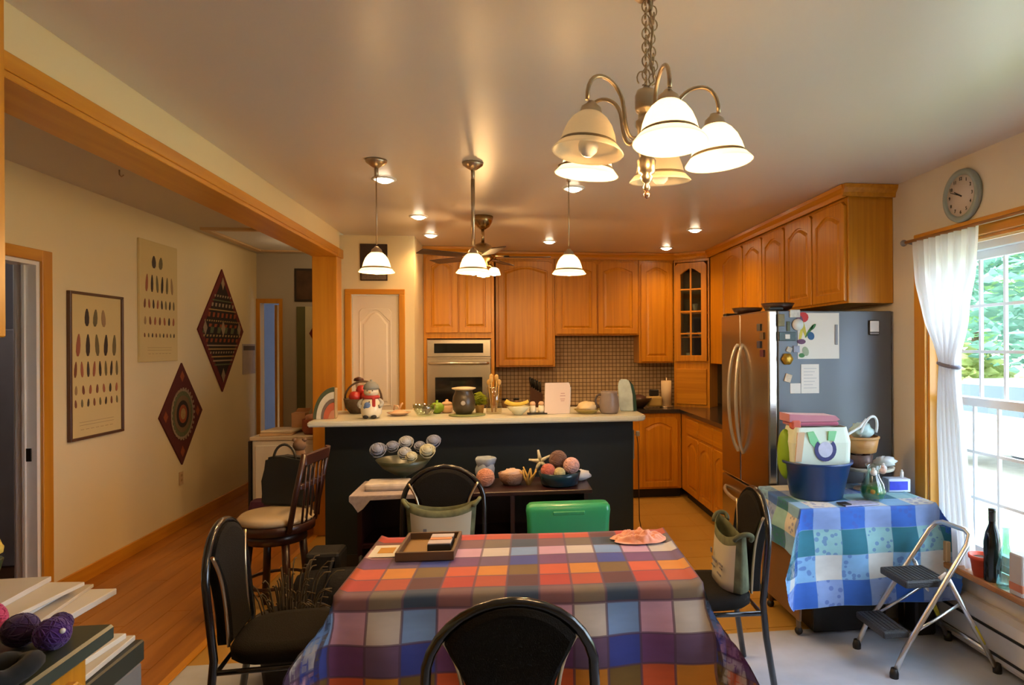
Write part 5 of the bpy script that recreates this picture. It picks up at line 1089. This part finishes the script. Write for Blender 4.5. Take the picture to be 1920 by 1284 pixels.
# ================================================================ sill items
t = thing('wine_bottle', 'dark wine bottle on the window sill', 'bottle', (2.345, 2.985, .4205))
b = nb(); lathe(b, [(.036, 0), (.0385, .006), (.0385, .19), (.030, .235), (.016, .275), (.0145, .335), (.017, .338), (.017, .352), (.001, .352)], n=28); obj('bottle', b, M('bottle_dark', (.008,.010,.009), .12), t)
b = nb(); lathe(b, [(.0165, .29), (.0165, .3355)], n=20, cap=False); obj('foil', b, M('foil_black', (.02,.018,.016), .4), t)
t = thing('glass_carafe', 'clear pale green glass bottle right of the dark wine bottle', 'bottle', (2.345, 2.895, .4205))
b = nb(); lathe(b, [(.038, 0), (.044, .01), (.044, .09), (.030, .15), (.016, .20), (.015, .27), (.020, .285), (.017, .285), (.012, .27), (.013, .20), (.027, .15), (.040, .09), (.040, .014), (.001, .012)], n=28); obj('bottle', b, greengl, t)
t = thing('red_pot', 'bright orange-red flower pot on the sill beside the curtain', 'pot', (2.345, 3.055, .4205))
b = nb(); lathe(b, [(.040, 0), (.055, .085), (.062, .087), (.063, .105), (.055, .105), (.045, .02)], n=28); obj('pot', b, M('pot_red', (.72,.08,.03), .4), t)
b = nb(); lathe(b, [(.001, .088), (.052, .088)], n=20, cap=False); obj('soil', b, M('soil', (.06,.035,.02), .9), t)
b = nb(); box(b, -.03, .03, -.02, .02, 0, .11, bev=.004); one('tan_box', b, M('tan_carton', (.55,.36,.17), .6), 'small tan carton on the sill behind the red pot', 'box', loc=(2.33, 3.285, .4205))
t = thing('square_tin', 'pale grey-brown square canister at the right frame edge of sill', 'canister', (2.345, 2.79, .4205))
b = nb(); box(b, -.04, .04, -.04, .04, 0, .19, bev=.005); obj('can', b, M('canister_grey', (.42,.38,.36), .35), t)
b = nb(); box(b, -.0415, .0415, -.0415, .0415, .02, .06, bev=.004); obj('label_band', b, M('canister_band', (.45,.16,.08), .5), t)

# ================================================================ CURTAIN, ROD, CLOCK
t = thing('curtain', 'sheer white curtain tied back at the window left side', 'curtain', (2.35, 3.34, 0), world=True)
curt = TRANSLUCENT('sheer_white', (.88, .88, .90), .55)
def keyf(t_, ks):
    for (a, x), (c, y) in zip(ks, ks[1:]):
        if t_ <= c: u = (t_-a)/(c-a); u = u*u*(3-2*u)*.5+u*.5; return x+(y-x)*u
    return ks[-1][1]
b = nb(); N, K = 96, 44; G = []
for j in range(K+1):
    s_ = j/K; z = 2.165+(.43-2.165)*s_; c = keyf(s_, [(0, 3.345), (.2, 3.34), (.40, 3.30), (.5, 3.30), (1, 3.245)]); hw = keyf(s_, [(0, .285), (.12, .265), (.25, .19), (.40, .062), (.46, .075), (.6, .10), (1, .135)])
    row = []
    for i in range(N+1):
        u = -1+2*i/N; am = .010+.010*min(1, .15/hw)
        row.append(b.verts.new((2.345+am*math.sin(u*34)+.5*am*math.sin(u*51+1), c+u*hw, z)))
    G.append(row)
for j in range(K):
    for i in range(N): f = b.faces.new((G[j][i], G[j][i+1], G[j+1][i+1], G[j+1][i])); f.smooth = True
obj('drape', b, curt, t)
b = nb(); pts = [(2.345+.030*math.cos(a), 3.30+.075*math.sin(a), 1.462+.012*math.sin(a)) for a in [2*PI*i/24 for i in range(24)]]; tube(b, pts, .010, 8, closed=True); obj('tie_back', b, M('tie_grey', (.22,.22,.30), .6), t)
t = thing('curtain_rod', 'thin wooden curtain rod with dark end knob above the window', 'curtain rod', (2.35, 3.7, 0), world=True)
b = nb(); tube(b, [(2.345, 3.68, 2.175), (2.345, .80, 2.175)], .010); obj('rod', b, M('rod_wood', (.36,.17,.05), .4), t)
b = nb(); sph(b, (2.345, 3.70, 2.175), .020, n=14); obj('finial', b, M('finial_grey', (.22,.20,.20), .4), t)
for y in (3.66, .85): b = nb(); tube(b, [(2.345, y, 2.172), (2.40, y, 2.16), (2.418, y, 2.16)], .008); obj('bracket', b, bpy.data.materials['finial_grey'], t)
t = thing('wall_clock', 'round wall clock with grey-green rim above the window', 'clock', (XR-.001, 3.272, 2.362), -PI/2)
b = nb(); lathe(b, [(.001, 0), (.138, 0), (.142, -.012), (.138, -.028), (.122, -.034), (.112, -.028), (.110, -.018), (.001, -.018)], n=48, axis='y'); obj('case', b, M('clock_rim', (.30,.36,.36), .35), t)
b = nb(); lathe(b, [(.001, -.019), (.109, -.019), (.109, -.021), (.001, -.021)], n=48, axis='y'); obj('face', b, M('clock_face', (.62,.55,.52), .6), t)
b = nb()
for k in range(12):
    a = 2*PI*(k+1)/12
    add_text(b, str(k+1), .026, Matrix.Translation((.088*math.sin(a), -.0222, .088*math.cos(a)))@Matrix.Rotation(PI/2, 4, 'X'))
obj('numerals', b, dark, t)
for (a, L, w_, nm) in ((-1.05, .055, .004, 'hour_hand'), (-1.20, .085, .003, 'minute_hand')):
    b = nb(); prism(b, [(-w_, -.012), (w_, -.012), (w_*.5, L), (-w_*.5, L)], -.0245, -.0232, 'xz'); bmesh.ops.rotate(b, verts=b.verts[:], cent=(0, 0, 0), matrix=Matrix.Rotation(a, 3, 'Y')); obj(nm, b, dark, t)

# ================================================================ LEFT WALL HANGINGS
# poster local frame: x runs away from the camera along the wall, facing +x world
def feather(b, cx_, cz, w_, h_, mi, lean=0):
    pts = []
    for k in range(10):
        a = 2*PI*k/10; x, z = w_*math.cos(a), h_*math.sin(a); pts.append((cx_+x*(1-.25*math.sin(a))+lean*z, cz+z))
    prism(b, pts, -.0016, -.0002, 'xz', mi)
fc = [M('feather_dark', (.05,.035,.03), .8), M('feather_brown', (.20,.07,.04), .8), M('feather_olive', (.16,.13,.06), .8), M('feather_red', (.34,.11,.06), .8), M('feather_tan', (.34,.22,.11), .8)]
pap = M('poster_paper', (.66,.52,.24), .8, var=.05, vs=3)
def poster(lb, y0, y1, z0, z1, framed, rows):
    w_, h_ = y1-y0, z1-z0; t = thing('feather_poster', lb, 'poster', (XL+.001, y0, z0), PI/2)
    b = nb()
    if framed:
        f_ = .018
        for a in ((0, w_, 0, f_), (0, w_, h_-f_, h_), (0, f_, f_, h_-f_), (w_-f_, w_, f_, h_-f_)): box(b, a[0], a[1], -.026, 0, a[2], a[3], bev=.002)
        obj('frame', b, M('frame_dark_brown', (.10,.045,.025), .4), t)
        b = nb(); box(b, f_, w_-f_, -.012, 0, f_, h_-f_); obj('print_sheet', b, pap, t); yo = -.012
    else:
        box(b, 0, w_, -.020, 0, 0, h_, bev=.002); obj('canvas', b, pap, t); yo = -.020
    k = 0
    for (z, n_, fw, fh, x0, x1) in rows:
        for i in range(n_):
            b = nb(); feather(b, w_*(x0+(x1-x0)*(i+.5)/n_), h_*z, fw, fh, 0, .1*math.sin(i*2+k))
            shift(b, (0, yo, 0)); obj('printed_feather', b, fc[(k*3+i*2+(i//3)) % 5 if fh > .03 else (k+i) % 3], t)
        k += 1
    b = nb()
    for i in range(7): box(b, w_*(.2+.09*i), w_*(.26+.09*i), yo-.0006, yo-.0001, h_*.065, h_*.068)
    for i in range(2): box(b, w_*.18, w_*.82, yo-.0006, yo-.0001, h_*(.095+.02*i), h_*(.0975+.02*i))
    obj('caption', b, fc[4], t)
poster('framed chart of feathers in rows, dark frame, beside left doorway', 4.715, 5.325, .965, 1.955, True,
       [(.83, 3, .024, .062, .24, .70), (.64, 5, .022, .078, .08, .92), (.475, 8, .014, .055, .06, .94), (.335, 7, .013, .032, .06, .94), (.245, 8, .011, .028, .06, .94)])
poster('unframed feather chart on canvas, higher on the hall wall', 5.555, 6.15, 1.468, 2.435, False,
       [(.83, 2, .030, .052, .26, .62), (.65, 6, .018, .072, .10, .90), (.48, 8, .014, .038, .06, .94), (.34, 7, .015, .034, .06, .94), (.22, 9, .010, .018, .06, .94)])
maroon = M('maroon_weave', (.13,.018,.015), .9, var=.3, vs=50); blk = M('black_weave', (.02,.012,.01), .9); gold = M('gold_weave', (.34,.22,.08), .9, var=.3, vs=80)
green_ = M('green_weave', (.10,.11,.05), .9, var=.4, vs=60); rust = M('rust_weave', (.26,.06,.02), .9, var=.3, vs=60); beige = M('beige_weave', (.30,.22,.14), .9, var=.2, vs=60)
t = thing('diamond_hanging', 'large diamond-shaped woven hanging with striped bands, far on hall wall', 'wall hanging', (XL+.001, 7.09, 1.752), PI/2)
hw, hh = .535, .615
b = nb(); prism(b, [(-hw, 0), (0, -hh), (hw, 0), (0, hh)], -.012, 0, 'xz'); obj('backing', b, maroon, t)
b = nb(); s_ = .84; prism(b, [(-hw*s_, 0), (0, -hh*s_), (hw*s_, 0), (0, hh*s_)], -.014, -.0121, 'xz'); obj('field', b, blk, t)
def bandp(z, h_, mi, marg=.16, dash=0):
    for zz in (z,):
        half = hw*(1-(abs(zz)+h_)/hh)-marg*hw*.35
        if half <= .01: return
        if not dash: prism(b, [(-half, zz-h_/2), (half, zz-h_/2), (half, zz+h_/2), (-half, zz+h_/2)], -.0165, -.0141, 'xz', mi)
        else:
            x = -half
            while x < half-.01: prism(b, [(x, zz-h_/2), (x+dash*.4, zz-h_/2), (x+dash*.6, zz+h_/2), (x+dash*.1, zz+h_/2)], -.0165, -.0141, 'xz', mi); x += dash
b = nb()
for i, (z, h_, mi, ds) in enumerate([(.34, .022, 2, .06), (.295, .012, 1, 0), (.25, .035, 2, .08), (.20, .012, 3, 0), (.15, .045, 0, .10), (.09, .016, 3, .05), (.045, .03, 0, .12), (0, .06, 1, .16), (-.055, .02, 3, .07), (-.10, .035, 0, .10), (-.15, .014, 2, 0), (-.185, .014, 3, 0), (-.22, .02, 2, .06), (-.26, .014, 3, 0), (-.30, .016, 2, 0), (-.34, .014, 1, 0)]): bandp(z, h_, mi, dash=ds)
for (x, z, r, mi) in ((0, .02, .05, 2), (-.40, .02, .045, 2), (.40, .02, .045, 2), (0, .47, .04, 2), (0, -.45, .045, 2)): prism(b, [(x-r, z), (x, z-r*1.6), (x+r, z), (x, z+r*1.6)], -.019, -.0166, 'xz', mi)
obj('woven_bands', b, [rust, green_, beige, gold], t)
t = thing('diamond_hanging', 'smaller diamond-shaped textile with oval ring medallion, lower on hall wall', 'wall hanging', (XL+.001, 6.245, 1.0), PI/2)
hw, hh = .39, .447
b = nb(); prism(b, [(-hw, 0), (0, -hh), (hw, 0), (0, hh)], -.012, 0, 'xz'); obj('backing', b, M('dark_red_weave', (.09,.014,.012), .9), t)
el = lambda r, e: [(r*math.cos(u), r*e*math.sin(u)) for u in [2*PI*i/32 for i in range(32)]]
for i, (r, m_) in enumerate([(.205, beige), (.185, green_), (.15, M('umber_weave', (.16,.10,.05), .9)), (.11, blk), (.075, rust), (.045, gold)]):
    b = nb(); prism(b, el(r, 1.08), -.0135-.0012*i, -.0121-.0012*i, 'xz'); obj('medallion_ring', b, m_, t)
b = nb()
for i in range(28):
    a = 2*PI*i/28; x, z = .203*math.cos(a), .219*math.sin(a); prism(b, [(x-.012, z-.012), (x+.012, z-.012), (x+.012, z+.012), (x-.012, z+.012)], -.0215, -.0205, 'xz')
obj('scalloped_edge', b, beige, t)
for x, z in ((-.29, 0), (.29, 0), (0, .33), (0, -.33)): b = nb(); prism(b, [(x-.04, z), (x, z-.05), (x+.04, z), (x, z+.05)], -.014, -.0121, 'xz'); obj('corner_motif', b, rust, t)
t = thing('diamond_hanging', 'third dark diamond textile half hidden behind the wooden post', 'wall hanging', (-2.02, 8.009, 1.74), 0)
b = nb(); prism(b, [(-.23, 0), (0, -.42), (.23, 0), (0, .42)], -.012, 0, 'xz'); obj('backing', b, maroon, t)
b = nb(); prism(b, [(-.17, 0), (0, -.32), (.17, 0), (0, .32)], -.014, -.0121, 'xz'); obj('field', b, blk, t)
t = thing('wall_picture', 'dark picture with thin frame high on the hall end wall', 'picture', (-2.24, 8.049, 2.30), 0)
b = nb(); box(b, -.18, .18, -.02, 0, -.19, .19, bev=.004); obj('frame', b, M('frame_black', (.03,.02,.015), .4), t)
b = nb(); box(b, -.155, .155, -.0225, -.0201, -.165, .165); obj('print', b, M('print_brown', (.09,.045,.02), .7, var=.8, vs=8), t)
b = nb(); box(b, -2.395, -2.30, 8.02, 8.048, 0, 2.05, bev=.003); struct('trim_18', b, M('olive_trim', (.13,.13,.05), .6))
b = nb(); box(b, -2.298, -1.75, 8.01, 8.045, 0, 2.05, bev=.003); struct('door_5', b, M('closet_cream', (.62,.57,.36), .6))
t = thing('wall_calendar', 'small paper calendar with dark header on hall wall near far doorway', 'calendar', (XL+.001, 7.62, 1.29), PI/2)
b = nb(); box(b, 0, .36, -.006, 0, 0, .33); obj('sheet', b, M('calendar_paper', (.42,.36,.34), .7, var=.15, vs=14), t)
b = nb(); box(b, .02, .34, -.009, -.0061, .26, .31); obj('header', b, M('calendar_header', (.08,.06,.06), .7), t)
t = thing('light_switch', 'pale outlet plate low on the hall wall below the oval-ring textile', 'outlet', (XL+.001, 6.20, .38), PI/2)
b = nb(); box(b, 0, .07, -.007, 0, 0, .115, bev=.003); obj('plate', b, M('outlet_plate', (.60,.42,.24), .5), t)
b = nb()
for z in (.03, .072): box(b, .02, .05, -.009, -.0071, z, z+.022, bev=.002)
obj('socket', b, M('socket_tan', (.45,.30,.16), .5), t); t.name = 'wall_outlet'
# ================================================================ HALL: white cabinet + things
t = thing('white_cabinet', 'low white appliance cabinet with dark edge beyond the bar stool', 'cabinet', (-1.90, 6.2, 0), world=True)
b = nb(); box(b, -2.16, -1.62, 6.0, 6.55, .06, .78, bev=.006); obj('body', b, white, t)
b = nb(); box(b, -2.175, -1.605, 5.985, 6.56, .782, .815, bev=.005); obj('top', b, M('cabinet_top', (.60,.52,.42), .4), t)
b = nb(); box(b, -2.185, -2.165, 5.98, 6.55, 0, .78); obj('dark_edge', b, dark, t)
b = nb(); box(b, -2.13, -1.65, 5.985, 5.998, .10, .74, bev=.004); obj('door', b, white, t)
for k, (x0, x1, y0, z0, h_, c, lb, ro) in enumerate([(-2.12, -1.86, 6.02, .816, .02, (.60,.42,.25), 'tan papers lying left on the white cabinet', .1), (-2.10, -1.84, 6.05, .838, .018, (.70,.60,.46), 'cream papers on top of the tan papers', -.1)]):
    b = nb(); box(b, x0, x1, y0, y0+.3, z0, z0+h_, rot=Matrix.Rotation(ro, 3, 'Z'), bev=.003); one('paper_stack', b, M('paper_tan', c, .7), lb, 'papers')
t = thing('carton_box', 'peach cardboard box at the back of the white cabinet', 'box', (-1.86, 6.36, .8155))
b = nb(); box(b, -.07, .05, -.06, .06, 0, .17, bev=.003); obj('box', b, M('peach_card', (.62,.36,.20), .7), t)
b = nb(); prism(b, [(-.07, .171), (.05, .171), (.075, .205), (-.045, .205)], .05, .054, 'xz'); obj('flap', b, bpy.data.materials['peach_card'], t)
t = thing('red_basket', 'rust-red patterned basket heaped beside the peach box', 'basket', (-1.69, 6.15, .8155))
b = nb(); lathe(b, [(.08, 0), (.10, .04), (.10, .13), (.092, .13), (.085, .03)], n=24, ripple=.03, rn=12); obj('basket', b, M('rust_basket', (.30,.08,.04), .7, var=.6, vs=18), t)
b = nb(); sph(b, (0, .0, .13), .08, sz=.6, n=16, rough=.15); sph(b, (.03, .02, .18), .05, sz=1.2, n=12, rough=.1); obj('contents', b, M('basket_pink', (.60,.30,.20), .8, var=.5, vs=20), t)
b = nb(); R = [[b.verts.new(p) for p in rrect(*a)] for a in ((.13, .09, .03, 0), (.15, .11, .04, .2), (.12, .07, .03, .34))]
for a_, c_ in zip(R, R[1:]):
    for i in range(len(a_)): b.faces.new((a_[i], a_[(i+1) % len(a_)], c_[(i+1) % len(c_)], c_[i]))
b.faces.new(R[0]); b.faces.new(R[-1]); one('purple_bag', b, M('purple_cloth', (.07,.015,.06), .8), 'dark purple cloth bag on the floor before the white cabinet', 'bag', loc=(-1.93, 5.70, 0))
# ---- bar stool with dark bag
walnut = M('dark_cherry', (.035,.009,.005), .35, coat=.2)
t = thing('bar_stool', 'dark cherry bar stool with round beige cushion seat', 'bar stool', (-1.36, 4.15, 0), -PI/2-.15)
b = nb(); lathe(b, [(.20, .50), (.215, .505), (.215, .55), (.205, .555)], n=40); obj('seat_ring', b, walnut, t)
b = nb(); lathe(b, [(.205, .556), (.215, .575), (.19, .60), (.10, .615), (.001, .617)], n=40); obj('cushion', b, M('beige_leather', (.52,.40,.24), .5), t)
b = nb(); lathe(b, [(.17, .44), (.17, .499)], n=32); obj('swivel', b, walnut, t)
for k in range(4):
    a = PI/4+k*PI/2; ca, sa = math.cos(a), math.sin(a); b = nb(); tube(b, [(.15*ca, .15*sa, .44), (.17*ca, .17*sa, .25), (.20*ca, .20*sa, 0)], .022, 10); obj('leg', b, walnut, t)
b = nb(); pts = [(.178*math.cos(a), .178*math.sin(a), .20) for a in [2*PI*i/24 for i in range(24)]]; tube(b, pts, .010, 8, closed=True); obj('foot_ring', b, walnut, t)
for s_ in (-1, 1): b = nb(); tube(b, [(s_*.165, .155, .52), (s_*.17, .20, .75), (s_*.16, .245, .97)], .016, 10); obj('back_post', b, walnut, t)
b = nb()
for (z, h_) in ((.90, .065), (.76, .035)): box(b, -.16, .16, .20+(z-.75)*.2, .225+(z-.75)*.2, z, z+h_, bev=.006)
obj('back_rail', b, walnut, t)
for k in range(5): b = nb(); tube(b, [(-.11+.055*k, .235, .91), (-.11+.055*k, .205, .56)], .007); obj('spindle', b, walnut, t)
t = thing('dark_handbag', 'charcoal handbag propped on the bar stool seat', 'bag', (-1.33, 4.26, .618), -.20)
b = nb(); A_ = [(-.15, 0), (.16, 0), (.15, .20), (.13, .29), (-.02, .30), (-.12, .29), (-.14, .15)]
prism(b, A_, -.045, .045, 'xz'); bmesh.ops.bevel(b, geom=b.edges[:], offset=.016, segments=2, affect='EDGES'); obj('body', b, M('charcoal_leather', (.009,.012,.015), .6), t)
b = nb(); tube(b, bez((-.07, -.03, .28), (-.06, -.03, .40), (.06, -.03, .40), (.07, -.03, .28), 12), .008); obj('handle', b, M('handle_dark', (.03,.03,.03), .5), t)
t = thing('brass_ornament', 'small brown toy bear figure peeking above the handbag', 'toy', (-1.30, 4.40, .618))
t.name = 'toy_bear'
b = nb(); sph(b, (0, 0, .34), .04, n=14); sph(b, (-.03, 0, .375), .014, n=8); sph(b, (.03, 0, .375), .014, n=8); obj('head', b, M('fur_brown', (.16,.09,.05), .95), t)
b = nb(); lathe(b, [(.03, 0), (.05, .05), (.05, .2), (.03, .31)], n=18); obj('body', b, bpy.data.materials['fur_brown'], t)
# dark bin with dried grasses beside the left chair
t = thing('dried_grass_basket', 'dark basket of dull brown dried grasses behind the left chair', 'basket', (-1.02, 3.33, 0))
b = nb(); lathe(b, [(.13, 0), (.16, .25), (.17, .30), (.155, .30), (.13, .02)], n=28, ripple=.02, rn=20); obj('basket', b, M('basket_black', (.02,.014,.01), .8), t)
b = nb()
for k in range(70):
    a, r = random.uniform(0, 6.28), random.uniform(.02, .12); h_ = random.uniform(.38, .56)
    tube(b, bez((r*math.cos(a), r*math.sin(a), .1), (r*math.cos(a), r*math.sin(a), h_*.8), (1.5*r*math.cos(a), 1.5*r*math.sin(a), h_), (2.0*r*math.cos(a)+.02, 2.0*r*math.sin(a), h_-.03), 6), .0035, 4)
obj('grasses', b, M('dry_grass', (.07,.045,.015), .9, var=.5, vs=30), t)['kind'] = 'stuff'
b = nb(); lathe(b, [(.001, -.27), (.10, -.268), (.135, -.25), (.15, -.2), (.155, 0), (.15, .2), (.135, .25), (.10, .268), (.001, .27)], (0, 0, .155), n=28, axis='x')
for v in b.verts: v.co.z = v.co.z*1.25 if v.co.z > .155 else max(v.co.z, .0)
for x in (-.10, .10): tube(b, bez((x, -.13, .25), (x*.6, -.08, .50), (x*.6, .08, .50), (x, .13, .25), 12), .010, 6)
one('duffel_bag', b, M('duffel_black', (.007,.0065,.007), .7, bump=.3, bs=60, spec=.2), 'black duffel bag on the floor between left chair and sideboard', 'bag', loc=(-.86, 3.72, 0), rz=.1)
b = nb(); box(b, -.095, .095, -.095, .095, 0, .42, bev=.02, seg=2); one('black_suitcase', b, M('suitcase_black', (.008,.008,.009), .6), 'black fabric case standing between bar stool and sideboard', 'suitcase', loc=(-1.03, 3.98, 0))

# ================================================================ NEAR LEFT: nook cabinets, yarn, papers
t = thing('nook_wall_cabinet', 'orange oak wall cabinet whose side edges the frame at upper left', 'cabinet', (-1.42, 1.2, 0), world=True)
b = nb(); box(b, -1.418, -1.192, .45, 1.76, 1.60, 2.56, bev=.003); obj('body', b, oak, t)
t = thing('nook_base_cabinet', 'oak base cabinet with dark green counter at lower left', 'cabinet', (-.985, .40, 0), PI/2)
b = nb(); box(b, 0, 1.30, 0, .43, .08, .87, bev=.002); box(b, 0, 1.30, .06, .43, 0, .079, mi=1); obj('body', b, [oak, dark], t)
for k in range(3): obj('door', shift(door_bm(.40, .70, rise=0), (.03+.42*k, -.001, .12)), oak, t)
b = nb(); box(b, -.02, 1.335, -.045, .43, .872, .91, bev=.006); obj('countertop', b, M('dark_green_counter', (.045,.06,.045), .35, var=.2, vs=40), t)
ZN = .911
yarn((-.995, 1.600, ZN+.034), .034, (.065,.012,.16), 'bright purple yarn ball nearest the green counter corner')
yarn((-1.075, 1.625, ZN+.036), .035, (.04,.012,.09), 'dark violet yarn ball left of the bright purple ball')
yarn((-1.125, 1.54, ZN+.040), .040, (.08,.015,.07), 'plum yarn ball behind the black knitting')
yarn((-1.175, 1.655, ZN+.046), .045, (.55,.04,.13), 'hot pink yarn ball at the left end of the green counter')
yarn((-1.03, 1.685, ZN+.024), .024, (.05,.01,.10), 'small dark purple yarn ball at the counter far edge')
km = M('black_knit', (.006,.007,.009), .95, var=.5, vs=60, sheen=.1)
for k, (x, y, r) in enumerate([(-.99, 1.45, .022), (-1.10, 1.42, .026), (-.99, 1.27, .026), (-1.12, 1.26, .03), (-1.24, 1.40, .034)]):
    b = nb(); pts = [(x+.034*math.cos(a)*(1+.3*math.sin(2*a)), y+.050*math.sin(a), ZN+r*1.05+.006*math.sin(3*a+k)) for a in [2*PI*i/20 for i in range(20)]]
    tube(b, pts, r*.9, 10, closed=True)
    one('knitted_scarf', b, km, ['black knitted coil just behind the bright purple yarn ball', 'black knitted coil before the plum yarn ball', 'black knitted coil lowest in the frame at the counter edge', 'black knitted coil at the bottom left corner of the photo', 'black knitted coil farthest left, below the pink ball'][k], 'knitting')
b = nb(); sph(b, (-.965, 1.585, ZN+.045), .006, n=10); one('bead', b, white, 'tiny white bead on the bright purple yarn', 'bead')
# hall-side shelf with papers
t = thing('low_shelf', 'low brown shelf unit in the hall carrying stacked papers', 'shelf', (-1.75, 2.3, 0), world=True)
b = nb(); box(b, -2.25, -1.57, 2.30, 2.75, .62, .65, bev=.003); box(b, -2.25, -2.22, 2.30, 2.75, 0, .62); box(b, -1.72, -1.69, 2.34, 2.75, 0, .62); box(b, -2.22, -1.72, 2.35, 2.74, .1, .13); obj('carcass', b, bl, t)
cols = [(.66,.62,.52), (.72,.70,.64), (.55,.50,.42), (.74,.73,.70), (.70,.66,.56), (.60,.57,.52)]
for k in range(6):
    b = nb(); h_ = (.016, .022, .012, .02, .014, .018)[k]; z0 = .651+sum((.016, .022, .012, .02, .014, .018)[:k])+.0006*k
    box(b, -1.98-.01*k, -1.52+(.05, .08, .02, -.03, .0, -.10)[k], 2.22+.02*k, 2.68-.015*k, z0, z0+h_, bev=.002, rot=Matrix.Rotation((.06, -.05, .1, .02, -.1, .05)[k], 3, 'Z'))
    one('paper_stack', b, M('sheet_paper', cols[k], .7, var=.06), ['bottom-most wide pale paper stack on the hall shelf', 'white paper block second from the bottom on the hall shelf', 'thin tan folder in the middle of the hall shelf stack', 'white pad fourth from the bottom on the hall shelf', 'cream papers second from the top on the hall shelf', 'topmost grey-white papers on the hall shelf'][k], 'papers')
t = thing('flower_pot', 'small dark pot with yellow bloom at the far left edge', 'plant', (-1.84, 2.62, .760))
b = nb(); lathe(b, [(.03, 0), (.045, .06), (.04, .065)], n=20); obj('pot', b, M('pot_darkgreen', (.03,.05,.02), .4), t)
b = nb(); sph(b, (0, 0, .10), .04, n=14, rough=.2); obj('bloom', b, M('bloom_yellow', (.60,.45,.08), .7), t)
t = thing('printer_box', 'grey file box with black lid band beyond the green counter', 'box', (-1.16, 1.93, 0), world=True)
b = nb(); box(b, -1.38, -1.095, 1.80, 2.16, 0, .63, bev=.006); obj('body', b, M('file_grey', (.20,.20,.20), .5), t)
b = nb(); box(b, -1.385, -1.09, 1.795, 2.165, .631, .695, bev=.005); obj('lid', b, M('lid_black', (.03,.035,.025), .5), t)
for k in range(3):
    b = nb(); box(b, -1.37+.01*k, -1.105-.03*k, 1.81+.02*k, 2.15-.01*k, .696+.0165*k, .712+.0165*k, bev=.002, rot=Matrix.Rotation((.03, -.08, .15)[k], 3, 'Z'))
    one('paper_stack', b, M('box_papers', [(.62,.58,.48), (.70,.67,.58), (.66,.60,.46)][k], .7), ['lower pale papers on the grey file box', 'middle white papers on the grey file box', 'top cream papers on the grey file box'][k], 'papers')

# outlines done: drop the helper property
for o in bpy.data.objects:
    if '_w' in o.keys(): del o['_w']
